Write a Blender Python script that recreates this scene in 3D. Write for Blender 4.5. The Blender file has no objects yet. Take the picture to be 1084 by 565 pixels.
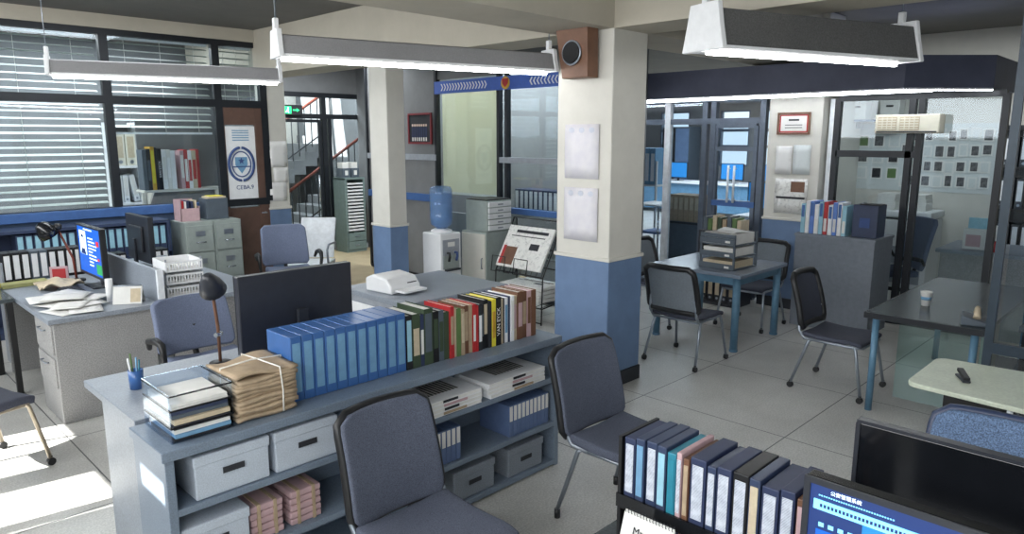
import bpy, bmesh, math, random
from mathutils import Vector, Matrix, Euler
random.seed(7)
C = bpy.context.scene.collection
PI = math.pi
ORD = ['first','second','third','fourth','fifth','sixth','seventh','eighth','ninth','tenth','eleventh','twelfth','thirteenth','fourteenth','fifteenth','sixteenth','seventeenth','eighteenth','nineteenth','twentieth']
for i, w in enumerate(ORD[:9]): ORD.append('twenty-' + w)
ORD += ['thirtieth', 'thirty-first', 'thirty-second']

# ---------------------------------------------------------------- materials
def lin(c):
    return tuple(((x/255.)/12.92 if x/255. <= .04045 else ((x/255.+.055)/1.055)**2.4) for x in c)
MATS = {}
def mat(name, rgb, rough=.5, metal=0., var=.12, scale=14., bump=0., spec=.5, coat=0.):
    """plain surface with a faint procedural mottling"""
    if name in MATS: return MATS[name]
    m = bpy.data.materials.new(name); m.use_nodes = True
    nt = m.node_tree; b = nt.nodes['Principled BSDF']
    c = lin(rgb)
    b.inputs['Roughness'].default_value = rough; b.inputs['Metallic'].default_value = metal
    b.inputs['Specular IOR Level'].default_value = spec
    if coat: b.inputs['Coat Weight'].default_value = coat
    tc = nt.nodes.new('ShaderNodeTexCoord'); n = nt.nodes.new('ShaderNodeTexNoise')
    n.inputs['Scale'].default_value = scale; n.inputs['Detail'].default_value = 5.; n.inputs['Roughness'].default_value = .65
    nt.links.new(tc.outputs['Object'], n.inputs['Vector'])
    r = nt.nodes.new('ShaderNodeValToRGB'); nt.links.new(n.outputs['Fac'], r.inputs['Fac'])
    r.color_ramp.elements[0].position = .3; r.color_ramp.elements[1].position = .7
    r.color_ramp.elements[0].color = (*[x*(1-var) for x in c], 1); r.color_ramp.elements[1].color = (*[min(1, x*(1+var)) for x in c], 1)
    nt.links.new(r.outputs['Color'], b.inputs['Base Color'])
    if bump:
        bp = nt.nodes.new('ShaderNodeBump'); bp.inputs['Strength'].default_value = bump; bp.inputs['Distance'].default_value = .01
        n2 = nt.nodes.new('ShaderNodeTexNoise'); n2.inputs['Scale'].default_value = scale*12; n2.inputs['Detail'].default_value = 2
        nt.links.new(tc.outputs['Object'], n2.inputs['Vector'])
        nt.links.new(n2.outputs['Fac'], bp.inputs['Height']); nt.links.new(bp.outputs['Normal'], b.inputs['Normal'])
    MATS[name] = m; return m
def grain(name, rgb, var=.25, scale=140., rough=.5, fac2=.1, big=2.5):
    """speckled laminate / terrazzo / heather cloth"""
    if name in MATS: return MATS[name]
    m = mat(name, rgb, rough, 0, fac2, big); nt = m.node_tree; b = nt.nodes['Principled BSDF']
    src = b.inputs['Base Color'].links[0].from_socket
    tc = [n for n in nt.nodes if n.type == 'TEX_COORD'][0]
    n = nt.nodes.new('ShaderNodeTexNoise'); n.inputs['Scale'].default_value = scale; n.inputs['Detail'].default_value = 3
    nt.links.new(tc.outputs['Object'], n.inputs['Vector'])
    r = nt.nodes.new('ShaderNodeValToRGB'); nt.links.new(n.outputs['Fac'], r.inputs['Fac'])
    r.color_ramp.elements[0].position = .35; r.color_ramp.elements[1].position = .65
    r.color_ramp.elements[0].color = (1-var,)*3 + (1,); r.color_ramp.elements[1].color = (1+var,)*3 + (1,)
    x = nt.nodes.new('ShaderNodeMix'); x.data_type = 'RGBA'; x.blend_type = 'MULTIPLY'; x.inputs['Factor'].default_value = 1
    nt.links.new(src, x.inputs['A']); nt.links.new(r.outputs['Color'], x.inputs['B'])
    nt.links.new(x.outputs['Result'], b.inputs['Base Color'])
    return m
def emit(name, rgb, s):
    if name in MATS: return MATS[name]
    m = bpy.data.materials.new(name); m.use_nodes = True; nt = m.node_tree
    b = nt.nodes['Principled BSDF']; b.inputs['Base Color'].default_value = (*lin(rgb), 1)
    b.inputs['Emission Color'].default_value = (*lin(rgb), 1); b.inputs['Emission Strength'].default_value = s
    MATS[name] = m; return m
def glass(name, rgb, fac=.1, rough=.02, glossmax=.35):
    """thin pane: tinted see-through with a Fresnel reflection"""
    if name in MATS: return MATS[name]
    m = bpy.data.materials.new(name); m.use_nodes = True; nt = m.node_tree
    nt.nodes.remove(nt.nodes['Principled BSDF']); out = nt.nodes['Material Output']
    t = nt.nodes.new('ShaderNodeBsdfTransparent'); t.inputs[0].default_value = (*[c_**.5 for c_ in lin(rgb)], 1)  # a pane has two faces
    g = nt.nodes.new('ShaderNodeBsdfGlossy'); g.inputs['Roughness'].default_value = rough; g.inputs[0].default_value = (.9, .95, 1, 1)
    lw = nt.nodes.new('ShaderNodeLayerWeight'); lw.inputs[0].default_value = .25
    mp = nt.nodes.new('ShaderNodeMapRange'); mp.inputs['To Min'].default_value = fac; mp.inputs['To Max'].default_value = glossmax
    nt.links.new(lw.outputs['Facing'], mp.inputs['Value'])
    x = nt.nodes.new('ShaderNodeMixShader'); nt.links.new(mp.outputs[0], x.inputs[0])
    nt.links.new(t.outputs[0], x.inputs[1]); nt.links.new(g.outputs[0], x.inputs[2]); nt.links.new(x.outputs[0], out.inputs[0])
    MATS[name] = m; return m
def printed(name, paper, ink, rows=60., axis='Z', dens=.5, blot=8., rough=.7):
    """paper with rows of small print and a few picture blocks (object space)"""
    if name in MATS: return MATS[name]
    m = bpy.data.materials.new(name); m.use_nodes = True; nt = m.node_tree; b = nt.nodes['Principled BSDF']
    b.inputs['Roughness'].default_value = rough
    tc = nt.nodes.new('ShaderNodeTexCoord'); w = nt.nodes.new('ShaderNodeTexWave')
    w.bands_direction = axis; w.inputs['Scale'].default_value = rows/2
    nt.links.new(tc.outputs['Object'], w.inputs['Vector'])
    n = nt.nodes.new('ShaderNodeTexNoise'); n.inputs['Scale'].default_value = blot; n.inputs['Detail'].default_value = 4
    nt.links.new(tc.outputs['Object'], n.inputs['Vector'])
    mm = nt.nodes.new('ShaderNodeMath'); mm.operation = 'MULTIPLY'; nt.links.new(w.outputs['Fac'], mm.inputs[0]); nt.links.new(n.outputs['Fac'], mm.inputs[1])
    r = nt.nodes.new('ShaderNodeValToRGB'); nt.links.new(mm.outputs[0], r.inputs['Fac'])
    r.color_ramp.elements[0].position = dens-.1; r.color_ramp.elements[1].position = dens+.08
    r.color_ramp.elements[0].color = (*lin(paper), 1); r.color_ramp.elements[1].color = (*lin(ink), 1)
    nt.links.new(r.outputs['Color'], b.inputs['Base Color'])
    MATS[name] = m; return m

def cloth(name, rgb):
    m = bpy.data.materials.new(name); m.use_nodes = True; nt = m.node_tree; nt.nodes.remove(nt.nodes['Principled BSDF'])
    a = nt.nodes.new('ShaderNodeBsdfDiffuse'); b = nt.nodes.new('ShaderNodeBsdfTranslucent'); x = nt.nodes.new('ShaderNodeMixShader'); x.inputs[0].default_value = .5
    for n in (a, b): n.inputs[0].default_value = (*lin(rgb), 1)
    nt.links.new(a.outputs[0], x.inputs[1]); nt.links.new(b.outputs[0], x.inputs[2]); nt.links.new(x.outputs[0], nt.nodes['Material Output'].inputs[0])
    MATS[name] = m; return m
cloth('blind_cloth', (236,234,214))
def tinted(name, rgb, alpha):
    m = mat(name, rgb, .12, 0, .04); m.node_tree.nodes['Principled BSDF'].inputs['Alpha'].default_value = alpha; return m
tinted('bottle_blue', (120,158,206), .42); tinted('water_blue', (104,146,200), .5)
mat('frame_red', (122,44,50), .5); mat('cabinet_slate', (122,129,140), .55, var=.1, scale=20); mat('folder_olive', (150,150,96), .6)
# ---------------------------------------------------------------- mesh builder
class MB:
    def __init__(s): s.v = []; s.f = []; s.mi = []; s.sm = []
    def add(s, vs, fs, mi=0, sm=False, mx=None):
        o = len(s.v)
        s.v += [tuple(mx @ Vector(p)) if mx else tuple(p) for p in vs]
        for f in fs: s.f.append([o+i for i in f]); s.mi.append(mi); s.sm.append(sm)
        return s
    def box(s, x0, x1, y0, y1, z0, z1, mi=0, mx=None):
        v = [(x0,y0,z0),(x1,y0,z0),(x1,y1,z0),(x0,y1,z0),(x0,y0,z1),(x1,y0,z1),(x1,y1,z1),(x0,y1,z1)]
        return s.add(v, [(3,2,1,0),(4,5,6,7),(0,1,5,4),(1,2,6,5),(2,3,7,6),(3,0,4,7)], mi, False, mx)
    def extr(s, poly, vec, mi=0, sm=False, mx=None):
        n = len(poly); v = list(poly) + [tuple(Vector(p)+Vector(vec)) for p in poly]
        nf = Vector((0,0,0))
        for i in range(n):
            a, b_ = Vector(poly[i]), Vector(poly[(i+1) % n]); nf += a.cross(b_)
        flip = nf.dot(Vector(vec)) > 0
        fs = [tuple(range(n))[::-1] if flip else tuple(range(n)), tuple(range(n, 2*n)) if flip else tuple(range(n, 2*n))[::-1]]
        o = len(s.v); s.add(v, fs, mi, False, mx)
        for i in range(n):
            j = (i+1) % n; q = [o+i, o+j, o+n+j, o+n+i]
            s.f.append(q if flip else q[::-1]); s.mi.append(mi); s.sm.append(sm)
        return s
    def cyl(s, p0, p1, r0, r1=None, n=14, mi=0, sm=True):
        r1 = r0 if r1 is None else r1
        p0, p1 = Vector(p0), Vector(p1); d = (p1-p0).normalized()
        a = d.cross(Vector((0,0,1)) if abs(d.z) < .9 else Vector((1,0,0))).normalized(); b = d.cross(a)
        ring = lambda p, r: [tuple(p + r*(math.cos(2*PI*k/n)*a + math.sin(2*PI*k/n)*b)) for k in range(n)]
        o = len(s.v); s.v += ring(p0, r0) + ring(p1, r1)
        for k in range(n):
            j = (k+1) % n; s.f.append([o+k, o+n+k, o+n+j, o+j][::-1]); s.mi.append(mi); s.sm.append(sm)
        s.f.append([o+k for k in range(n)][::-1]); s.f.append([o+n+k for k in range(n)]); s.mi += [mi, mi]; s.sm += [False, False]
        return s
    def tube(s, pts, r, n=8, mi=0, closed=False):
        P = [Vector(p) for p in pts]; m = len(P); o = len(s.v); pa = None
        for i, p in enumerate(P):
            if closed: t = (P[(i+1) % m]-P[i-1])
            else: t = (P[min(i+1, m-1)]-P[max(i-1, 0)])
            t.normalize()
            if pa is None: a = t.cross(Vector((0,0,1)) if abs(t.z) < .9 else Vector((1,0,0))).normalized()
            else: a = (pa - t*pa.dot(t)).normalized()
            pa = a; b = t.cross(a); rr = r[i] if isinstance(r, (list, tuple)) else r
            s.v += [tuple(p + rr*(math.cos(2*PI*k/n)*a + math.sin(2*PI*k/n)*b)) for k in range(n)]
        for i in range(m if closed else m-1):
            i2 = (i+1) % m
            for k in range(n):
                j = (k+1) % n; s.f.append([o+i*n+k, o+i*n+j, o+i2*n+j, o+i2*n+k]); s.mi.append(mi); s.sm.append(True)
        if not closed:
            s.f.append([o+k for k in range(n)][::-1]); s.f.append([o+(m-1)*n+k for k in range(n)]); s.mi += [mi, mi]; s.sm += [False, False]
        return s
    def lathe(s, prof, c=(0,0,0), n=20, mi=0):
        o = len(s.v); m = len(prof)
        for r, z in prof: s.v += [(c[0]+r*math.cos(2*PI*k/n), c[1]+r*math.sin(2*PI*k/n), c[2]+z) for k in range(n)]
        for i in range(m-1):
            for k in range(n):
                j = (k+1) % n; s.f.append([o+i*n+k, o+i*n+j, o+(i+1)*n+j, o+(i+1)*n+k]); s.mi.append(mi); s.sm.append(True)
        s.f.append([o+k for k in range(n)][::-1]); s.f.append([o+(m-1)*n+k for k in range(n)]); s.mi += [mi, mi]; s.sm += [False, False]
        return s
    def sheet(s, fn, nu, nv, th, mi=0, mx=None):
        """thick surface fn(u,v) with u,v in 0..1; th along the surface normal"""
        g = [[Vector(fn(i/nu, j/nv)) for j in range(nv+1)] for i in range(nu+1)]
        idx = lambda i, j, l: l*(nu+1)*(nv+1) + i*(nv+1) + j
        top, bot = [], []
        for i in range(nu+1):
            for j in range(nv+1):
                du = g[min(i+1, nu)][j]-g[max(i-1, 0)][j]; dv = g[i][min(j+1, nv)]-g[i][max(j-1, 0)]
                nn = du.cross(dv)
                nn = nn.normalized() if nn.length > 1e-9 else Vector((0,0,1))
                top.append(tuple(g[i][j] + nn*th/2)); bot.append(tuple(g[i][j] - nn*th/2))
        fs = []
        for i in range(nu):
            for j in range(nv):
                fs.append((idx(i,j,0), idx(i+1,j,0), idx(i+1,j+1,0), idx(i,j+1,0)))
                fs.append((idx(i,j+1,1), idx(i+1,j+1,1), idx(i+1,j,1), idx(i,j,1)))
        for i in range(nu):
            fs.append((idx(i,0,1), idx(i+1,0,1), idx(i+1,0,0), idx(i,0,0))); fs.append((idx(i,nv,0), idx(i+1,nv,0), idx(i+1,nv,1), idx(i,nv,1)))
        for j in range(nv):
            fs.append((idx(0,j,0), idx(0,j+1,0), idx(0,j+1,1), idx(0,j,1))); fs.append((idx(nu,j,1), idx(nu,j+1,1), idx(nu,j+1,0), idx(nu,j,0)))
        return s.add(top+bot, fs, mi, True, mx)
    def mesh(s, name, mats, auto=True):
        me = bpy.data.meshes.new(name); me.from_pydata(s.v, [], s.f)
        for m in (mats if isinstance(mats, (list, tuple)) else [mats]): me.materials.append(MATS[m] if isinstance(m, str) else m)
        me.polygons.foreach_set('material_index', s.mi); me.polygons.foreach_set('use_smooth', s.sm)
        me.update(); return me

def link(name, me, parent=None, loc=(0,0,0), rot=(0,0,0), bevel=0., seg=2):
    o = bpy.data.objects.new(name, me); C.objects.link(o); o.location = loc; o.rotation_euler = rot
    if parent is not None: o.parent = parent
    if bevel:
        b = o.modifiers.new('Bevel', 'BEVEL'); b.width = bevel; b.segments = seg; b.limit_method = 'ANGLE'; b.angle_limit = .7; b.use_clamp_overlap = True
    return o
def part(name, mb, mats, parent=None, bevel=0., loc=(0,0,0), rot=(0,0,0), seg=2, label=None):
    o = link(name, mb.mesh(name, mats), parent, loc, rot, bevel, seg)
    if label: o['label'] = label
    return o
def thing(name, label, cat, loc=(0,0,0), rz=0., group=None, rot=None):
    o = bpy.data.objects.new(name, None); C.objects.link(o); o.location = loc
    o.rotation_euler = rot if rot else (0, 0, rz); o.empty_display_size = .1
    o['label'] = label; o['category'] = cat
    if group: o['group'] = group
    return o
def tag(o, label, cat, group=None, kind=None):
    o['label'] = label; o['category'] = cat
    if group: o['group'] = group
    if kind: o['kind'] = kind
    return o
def struct(name, mb, mats, parent=None, bevel=0., label=None):
    o = part(name, mb, mats, parent, bevel)
    if parent is None: o['kind'] = 'structure'; o['label'] = label or name.replace('_', ' ')
    return o
def sroot(name, label):
    o = bpy.data.objects.new(name, None); C.objects.link(o); o['kind'] = 'structure'; o['label'] = label; return o
def dup(o, parent=None):
    c = o.copy(); C.objects.link(c); c.parent = parent
    for ch in list(o.children): dup(ch, c)
    return c
def place(o, loc, rz, label, group=None):
    c = dup(o); c.location = loc; c.rotation_euler = (0, 0, rz); c['label'] = label
    if group: c['group'] = group
    return c
def text(body, size, parent, loc, rot, m, name='lettering', sx=1.):
    cu = bpy.data.curves.new(name, 'FONT'); cu.body = body; cu.size = size; cu.align_x = 'CENTER'; cu.align_y = 'CENTER'; cu.extrude = .0006
    cu.materials.append(MATS[m])
    tmp = bpy.data.objects.new(name, cu); C.objects.link(tmp)
    me = bpy.data.meshes.new_from_object(tmp.evaluated_get(bpy.context.evaluated_depsgraph_get()))
    bpy.data.objects.remove(tmp); bpy.data.curves.remove(cu)
    return link(name, me, parent, loc, rot)
B = MB
def rrect(w, h, r, n=5):
    """rounded rectangle outline (2D), centred"""
    pts = []
    for cx, cy, a0 in ((w/2-r, h/2-r, 0), (-w/2+r, h/2-r, PI/2), (-w/2+r, -h/2+r, PI), (w/2-r, -h/2+r, 1.5*PI)):
        for k in range(n+1):
            a = a0 + PI/2*k/n; pts.append((cx+r*math.cos(a), cy+r*math.sin(a)))
    return pts

# palette
mat('ceiling_paint', (104,102,98), .9, var=.1, scale=2, bump=.1)
mat('beam_paint', (182,176,162), .85, var=.07, scale=2.5)
mat('wall_paint', (206,204,196), .85, var=.06, scale=3)
mat('wall_grey', (120,122,124), .85, var=.1, scale=3)
mat('wainscot_blue', (100,124,158), .6, var=.12, scale=4)
mat('skirting_black', (34,38,46), .5)
mat('soffit', (74,78,98), .55, var=.15, scale=3)
mat('frame_black', (30,34,40), .4, .2)
mat('frame_grey', (92,102,116), .4, .3)
mat('frame_white', (225,230,235), .4)
mat('band_blue', (64,100,156), .5)
mat('white', (232,234,236), .5, var=.05)
mat('white_gloss', (228,230,232), .25, var=.03)
mat('cream', (226,222,206), .7, var=.05)
mat('black', (24,25,28), .45)
mat('black_gloss', (20,22,26), .15)
mat('dark_plastic', (44,47,54), .4)
mat('grey_plastic', (150,156,164), .45)
mat('chrome', (190,196,204), .25, .9)
mat('steel', (150,158,168), .35, .7)
mat('brown_wood', (112,78,58), .5, var=.25, scale=6)
mat('door_brown', (96,72,62), .5, var=.2, scale=4)
mat('red_brown', (120,58,44), .5)
grain('bookcase_laminate', (116,130,146), .14, 160, .4)
grain('desk_laminate', (138,146,156), .14, 120, .4)
grain('desk_side', (152,152,152), .22, 130, .6)
grain('dark_top', (70,77,81), .2, 120, .25)
grain('fabric_blue', (84,90,106), .3, 260, .85)
grain('fabric_office', (104,114,138), .2, 220, .8)
grain('mesh_grey', (118,126,134), .28, 300, .8)
grain('fabric_dark', (62,66,80), .25, 240, .8)
grain('fabric_front', (92,114,146), .5, 200, .85)
mat('table_blue', (92,130,156), .4, .2)
grain('table_top', (122,134,150), .12, 150, .2)
grain('tablet_top', (206,214,196), .06, 60, .4, .08, 6)
grain('box_grey', (186,196,208), .1, 180, .7)
grain('box_dark', (128,136,146), .18, 180, .8)
mat('file_blue', (60,100,158), .3, var=.12, scale=9)
mat('file_blue_light', (96,132,204), .35, var=.1)
mat('file_slate', (92,112,150), .5)
mat('label_blue', (110,154,188), .5)
mat('label_cyan', (150,196,214), .5)
mat('paper', (224,224,220), .8, var=.05)
mat('paper_old', (196,182,156), .8, var=.12, scale=30)
mat('paper_brown', (172,152,126), .8, var=.18, scale=20)
mat('paper_pink', (190,160,164), .7, var=.1, scale=20)
mat('yellow', (226,214,64), .6)
mat('red', (176,44,48), .5)
mat('gold', (214,170,70), .4, .3)
mat('green_dark', (58,74,54), .6)
mat('green_file', (92,120,70), .6)
mat('navy', (44,54,84), .5)
mat('slate_dark', (50,62,90), .4)
mat('teal', (44,128,150), .4)
mat('cabinet_green', (158,168,164), .4, .1, var=.08)
mat('unit_green', (112,130,128), .5)
mat('string', (230,228,220), .8)
mat('bottle_grey', (84,94,104), .4)
mat('ink', (40,42,48), .7)
mat('ink_blue', (58,80,130), .7)
mat('plant', (60,92,44), .7, var=.35, scale=60)
mat('stone_floor', (166,150,120), .6, var=.1, scale=4)
mat('skin', (214,190,176), .7)
printed('print_news', (232,232,228), (90,90,94), 200, 'Y', .57, 26)
printed('print_page', (226,226,222), (70,70,74), 160, 'Z', .57, 30)
printed('print_sheet', (222,222,220), (150,152,158), 110, 'Z', .66, 20)
printed('print_notice', (206,212,212), (120,126,132), 90, 'Z', .64, 14)
printed('print_photo', (190,190,184), (22,22,24), 26, 'X', .24, 26)
printed('print_spine', (206,212,222), (90,104,130), 160, 'Z', .44, 30)
emit('tube_light', (255,255,255), 22.)
emit('led_strip', (245,250,255), 20.)
emit('screen_blue', (20,84,180), .7)
emit('screen_light', (120,200,236), 1.0)
emit('screen_teal', (34,112,172), .7)
mat('photo_grey', (84,84,86), .6, var=.85, scale=22); mat('photo_dark', (46,46,50), .6, var=.8, scale=30)
emit('screen_dark', (24,44,92), .8)
emit('screen_white', (214,236,248), 1.0)
emit('screen_green', (40,140,80), .8)
emit('screen_red', (200,40,40), .8)
emit('exit_green', (40,210,120), 1.6)
emit('exit_white', (230,255,240), 2.)
glass('pane', (222,232,236), .02, .03, .25)
mat('emblem_pale', (196,200,212), .8)
glass('pane_dark', (120,130,138), .08, .03, .4)
glass('pane_blue', (218,230,240), .02, .03, .22)
glass('pane_green', (196,226,220), .07, .03, .3)
glass('acrylic', (214,226,240), .08, .08, .4)
# ---------------------------------------------------------------- the setting
def floor_mat():
    m = grain('floor_tile', (194,194,190), .16, 90, .32, .14, 1.6); nt = m.node_tree; b = nt.nodes['Principled BSDF']
    src = b.inputs['Base Color'].links[0].from_socket
    tc = [n for n in nt.nodes if n.type == 'TEX_COORD'][0]
    sp = nt.nodes.new('ShaderNodeSeparateXYZ'); nt.links.new(tc.outputs['Object'], sp.inputs[0])
    def line(sock, off, per):
        a = nt.nodes.new('ShaderNodeMath'); a.operation = 'SUBTRACT'; nt.links.new(sock, a.inputs[0]); a.inputs[1].default_value = off - per*20
        d = nt.nodes.new('ShaderNodeMath'); d.operation = 'DIVIDE'; nt.links.new(a.outputs[0], d.inputs[0]); d.inputs[1].default_value = per
        f = nt.nodes.new('ShaderNodeMath'); f.operation = 'FRACT'; nt.links.new(d.outputs[0], f.inputs[0])
        l = nt.nodes.new('ShaderNodeMath'); l.operation = 'LESS_THAN'; nt.links.new(f.outputs[0], l.inputs[0]); l.inputs[1].default_value = .008/per
        return l.outputs[0]
    mx = nt.nodes.new('ShaderNodeMath'); mx.operation = 'MAXIMUM'
    nt.links.new(line(sp.outputs[0], 1.108, 1.14), mx.inputs[0]); nt.links.new(line(sp.outputs[1], 3.02, 1.14), mx.inputs[1])
    x = nt.nodes.new('ShaderNodeMix'); x.data_type = 'RGBA'; nt.links.new(mx.outputs[0], x.inputs['Factor'])
    nt.links.new(src, x.inputs['A']); x.inputs['B'].default_value = (.07, .075, .08, 1)
    nt.links.new(x.outputs['Result'], b.inputs['Base Color'])
    return m
floor_mat()
struct('floor', B().box(-1.5, 19.2, -2.5, 16, -.12, 0), 'floor_tile', label='grey terrazzo tiled floor of the office')
struct('floor_corridor', B().box(4.95, 7.4, 7.0, 12.0, 0, .004), 'stone_floor', label='tan stone floor of the corridor before the glass entrance')  # thin tan slab laid over the grey floor
struct('ceiling', B().box(-1.5, 8.3, -2.5, 11.5, 3.34, 3.5).box(8.3, 19.2, -2.5, 15.2, 3.34, 3.5), 'ceiling_paint', label='dark grey painted ceiling')
for x0, x1, y0, y1, l in ((4.4, 4.86, -.6, 11.2, 'plaster beam over the row of pillars'), (-1.4, 4.4, 3.3, 3.84, 'plaster beam from the square pillar to the window side'), (4.86, 8.15, 3.3, 3.84, 'plaster beam from the square pillar to the far pillar')):
    struct('beam', B().box(x0, x1, y0, y1, 2.79, 3.34), 'beam_paint', label=l)
struct('beam', B().box(-1.4, 4.4, 8.98, 9.3, 3.19, 3.34), 'beam_paint', label='plaster strip above the blind window')

def pillar(x0, x1, y0, y1, label, skirt=True):
    r = sroot('pillar', label)
    part('shaft', B().box(x0, x1, y0, y1, 1.05, 3.34), 'wall_paint', r, .01)
    part('wainscot', B().box(x0-.006, x1+.006, y0-.006, y1+.006, .12, 1.05), 'wainscot_blue', r, .01)
    part('baseboard', B().box(x0-.014, x1+.014, y0-.014, y1+.014, 0, .12), 'skirting_black', r, .004)
    part('cap_strip', B().box(x0-.016, x1+.016, y0-.016, y1+.016, 1.045, 1.075), 'wall_paint', r, .006)
pillar(4.4, 4.84, 3.3, 3.84, 'square pillar with blue wainscot and wooden speaker')
pillar(4.5, 4.73, 6.3, 6.62, 'slim pillar with blue wainscot beyond the water cooler')
pillar(4.5, 4.8, 9.02, 9.26, 'pillar with pinned sheets beside the brown door')
pillar(8.15, 8.6, 3.22, 3.84, 'pillar with framed certificate and newspaper page')

# daylight side, out of the frame: wall with openings cut to shape the sun patches
w = B(); X0, X1 = -1.5, -1.3
def wall_holes(w, x0, x1, ya, yb, za, zb, holes):
    ys = sorted({ya, yb, *[v for h in holes for v in h[:2]]})
    for y0, y1 in zip(ys, ys[1:]):
        hs = sorted([h[2:] for h in holes if h[0] <= y0 and h[1] >= y1]); z = za
        for h0, h1 in hs: w.box(x0, x1, y0, y1, z, h0); z = h1
        w.box(x0, x1, y0, y1, z, zb)
wall_holes(w, X0, X1, -2.5, 9.3, 0, 3.34, [(-2.3, .6, .75, 2.5), (3.02, 3.3, 2.28, 2.52), (4.42, 4.45, .75, 2.0), (4.53, 4.98, .75, 2.0), (5.2, 5.95, .75, 2.05)])
wb = B(); Y0_, Y1_ = -2.6, -2.45
wb.box(-1.5, 8, Y0_, Y1_, 0, .9).box(-1.5, 8, Y0_, Y1_, 2.6, 3.34)
for x0, x1 in ((-1.5, .3), (1.9, 2.3), (3.9, 8)): wb.box(x0, x1, Y0_, Y1_, .9, 2.6)
struct('wall_back', wb, 'wall_paint', label='rear wall with two windows behind the viewer')  # unseen wall, added to reduce the light from behind the camera
struct('wall_left', w, 'wall_paint', label='window side wall towards the daylight')

# window wall with the blinds (y = 9.05)
def frame_y(y, xs, zs, t=.05, d=.06, skip=()):
    f = B()
    for x in xs: f.box(x-t/2, x+t/2, y-d/2, y+d/2, zs[0], zs[-1])
    for z in zs: f.box(xs[0], xs[-1], y-d/2-.002, y+d/2+.002, z-t/2, z+t/2)
    return f
def frame_x(x, ys, zs, t=.05, d=.06):
    f = B()
    for y in ys: f.box(x-d/2, x+d/2, y-t/2, y+t/2, zs[0], zs[-1])
    for z in zs: f.box(x-d/2-.002, x+d/2+.002, ys[0], ys[-1], z-t/2, z+t/2)
    return f
W1 = sroot('window_1', 'black framed glass wall with slatted blinds')
part('window_frame', frame_y(9.05, (-1.3, 1.0, 2.65, 3.9, 4.5), (1.17, 2.42, 3.17), .09, .08), 'frame_black', W1)
for x0, x1 in ((-1.26, .96), (1.05, 2.6), (2.7, 3.85)): part('pane', B().box(x0, x1, 9.045, 9.055, 1.2, 3.13), 'pane', W1)
part('pane', B().box(3.95, 4.46, 9.045, 9.055, 2.45, 3.13), 'pane', W1)
part('window_sill', B().box(-1.3, 3.86, 8.9, 9.1, 1.11, 1.21), 'band_blue', W1, .006)
struct('wall_window', B().box(-1.3, 3.86, 9.02, 9.14, 0, 1.12), 'wainscot_blue', label='blue wall below the blind window')

def blind(x0, x1, z0, label, y=9.14, tilt=.36):
    t = thing('venetian_blind', label, 'blind', ((x0+x1)/2, y, 3.12), 0, None)
    w = (x1-x0)/2
    part('head_rail', B().box(-w, w, -.03, .03, -.02, .04), 'white', t)
    s = B(); z = -.06
    while z > z0-3.12:
        mx = Matrix.Translation((0, 0, z)) @ Matrix.Rotation(tilt + random.uniform(-.06, .06), 4, 'X')
        s.box(-w, w, -.032, .032, -.0012, .0012, 0, mx); z -= .078
    part('slats', s, 'slat', t)
    part('bottom_rail', B().box(-w, w, -.02, .02, z-.01, z+.015), 'white', t)
    for k in (-.7, 0, .7): part('ladder_cord', B().cyl((k*w, -.034, 0), (k*w, -.034, z), .003, n=6), 'string', t)
mat('slat', (176,184,178), .35, var=.06)
blind(1.06, 2.58, 1.26, 'grey slatted blind lowered to the sill of the wide window pane')
blind(2.72, 3.84, 2.12, 'grey slatted blind half raised over the bookshelf pane')
blind(3.96, 4.44, 2.5, 'short slatted blind above the brown door')
blind(-1.2, .94, 1.26, 'grey slatted blind at the daylight end of the window wall')

# brown door
D1 = sroot('door_1', 'dark brown door with a tall glass light')
part('door_leaf', B().box(3.93, 3.96, 9.02, 9.08, 0, 2.38).box(4.36, 4.5, 9.02, 9.08, 0, 2.38).box(3.96, 4.36, 9.02, 9.08, 0, 1.1).box(3.96, 4.36, 9.02, 9.08, 2.16, 2.38), 'door_brown', D1, .004)
part('glazing', B().box(3.96, 4.36, 9.045, 9.055, 1.1, 2.16), 'pane', D1)
part('door_handle', B().tube([(4.43, 9.02, 1.02), (4.43, 8.97, 1.02), (4.36, 8.97, 1.02)], .009), 'steel', D1)

# room behind the blinds
struct('wall_rear', B().box(-1.5, 5.4, 11.4, 11.55, 0, 3.34), 'wall_grey', label='grey wall of the room behind the blinds')
struct('partition', B().box(4.84, 4.94, 9.4, 11.4, 0, 3.34), 'wall_grey', label='grey partition beside the corridor')

# entrance: glazed doors with transom (y = 11.3)
D2 = sroot('door_2', 'black framed glass entrance doors to the staircase')
part('door_frame', frame_y(11.3, (5.3, 6.72, 7.6), (0.03, 2.36, 2.72), .08, .08).box(6.8, 6.86, 11.27, 11.33, 0, 2.36), 'frame_black', D2)
part('leaf_frame', frame_y(11.3, (5.42, 6.64), (.08, 2.28), .05, .05), 'frame_black', D2)
part('pane', B().box(5.34, 7.56, 11.296, 11.304, .05, 2.7), 'pane', D2)
part('door_handle', B().cyl((6.56, 11.24, .9), (6.56, 11.24, 1.35), .014), 'chrome', D2)
struct('wall_entrance', B().box(4.9, 8.3, 11.27, 11.42, 2.76, 3.34).box(7.64, 8.3, 11.27, 11.42, 0, 2.76).box(4.9, 5.26, 11.27, 11.42, 0, 2.76), 'wall_grey', label='pale wall around the glass entrance')

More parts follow.
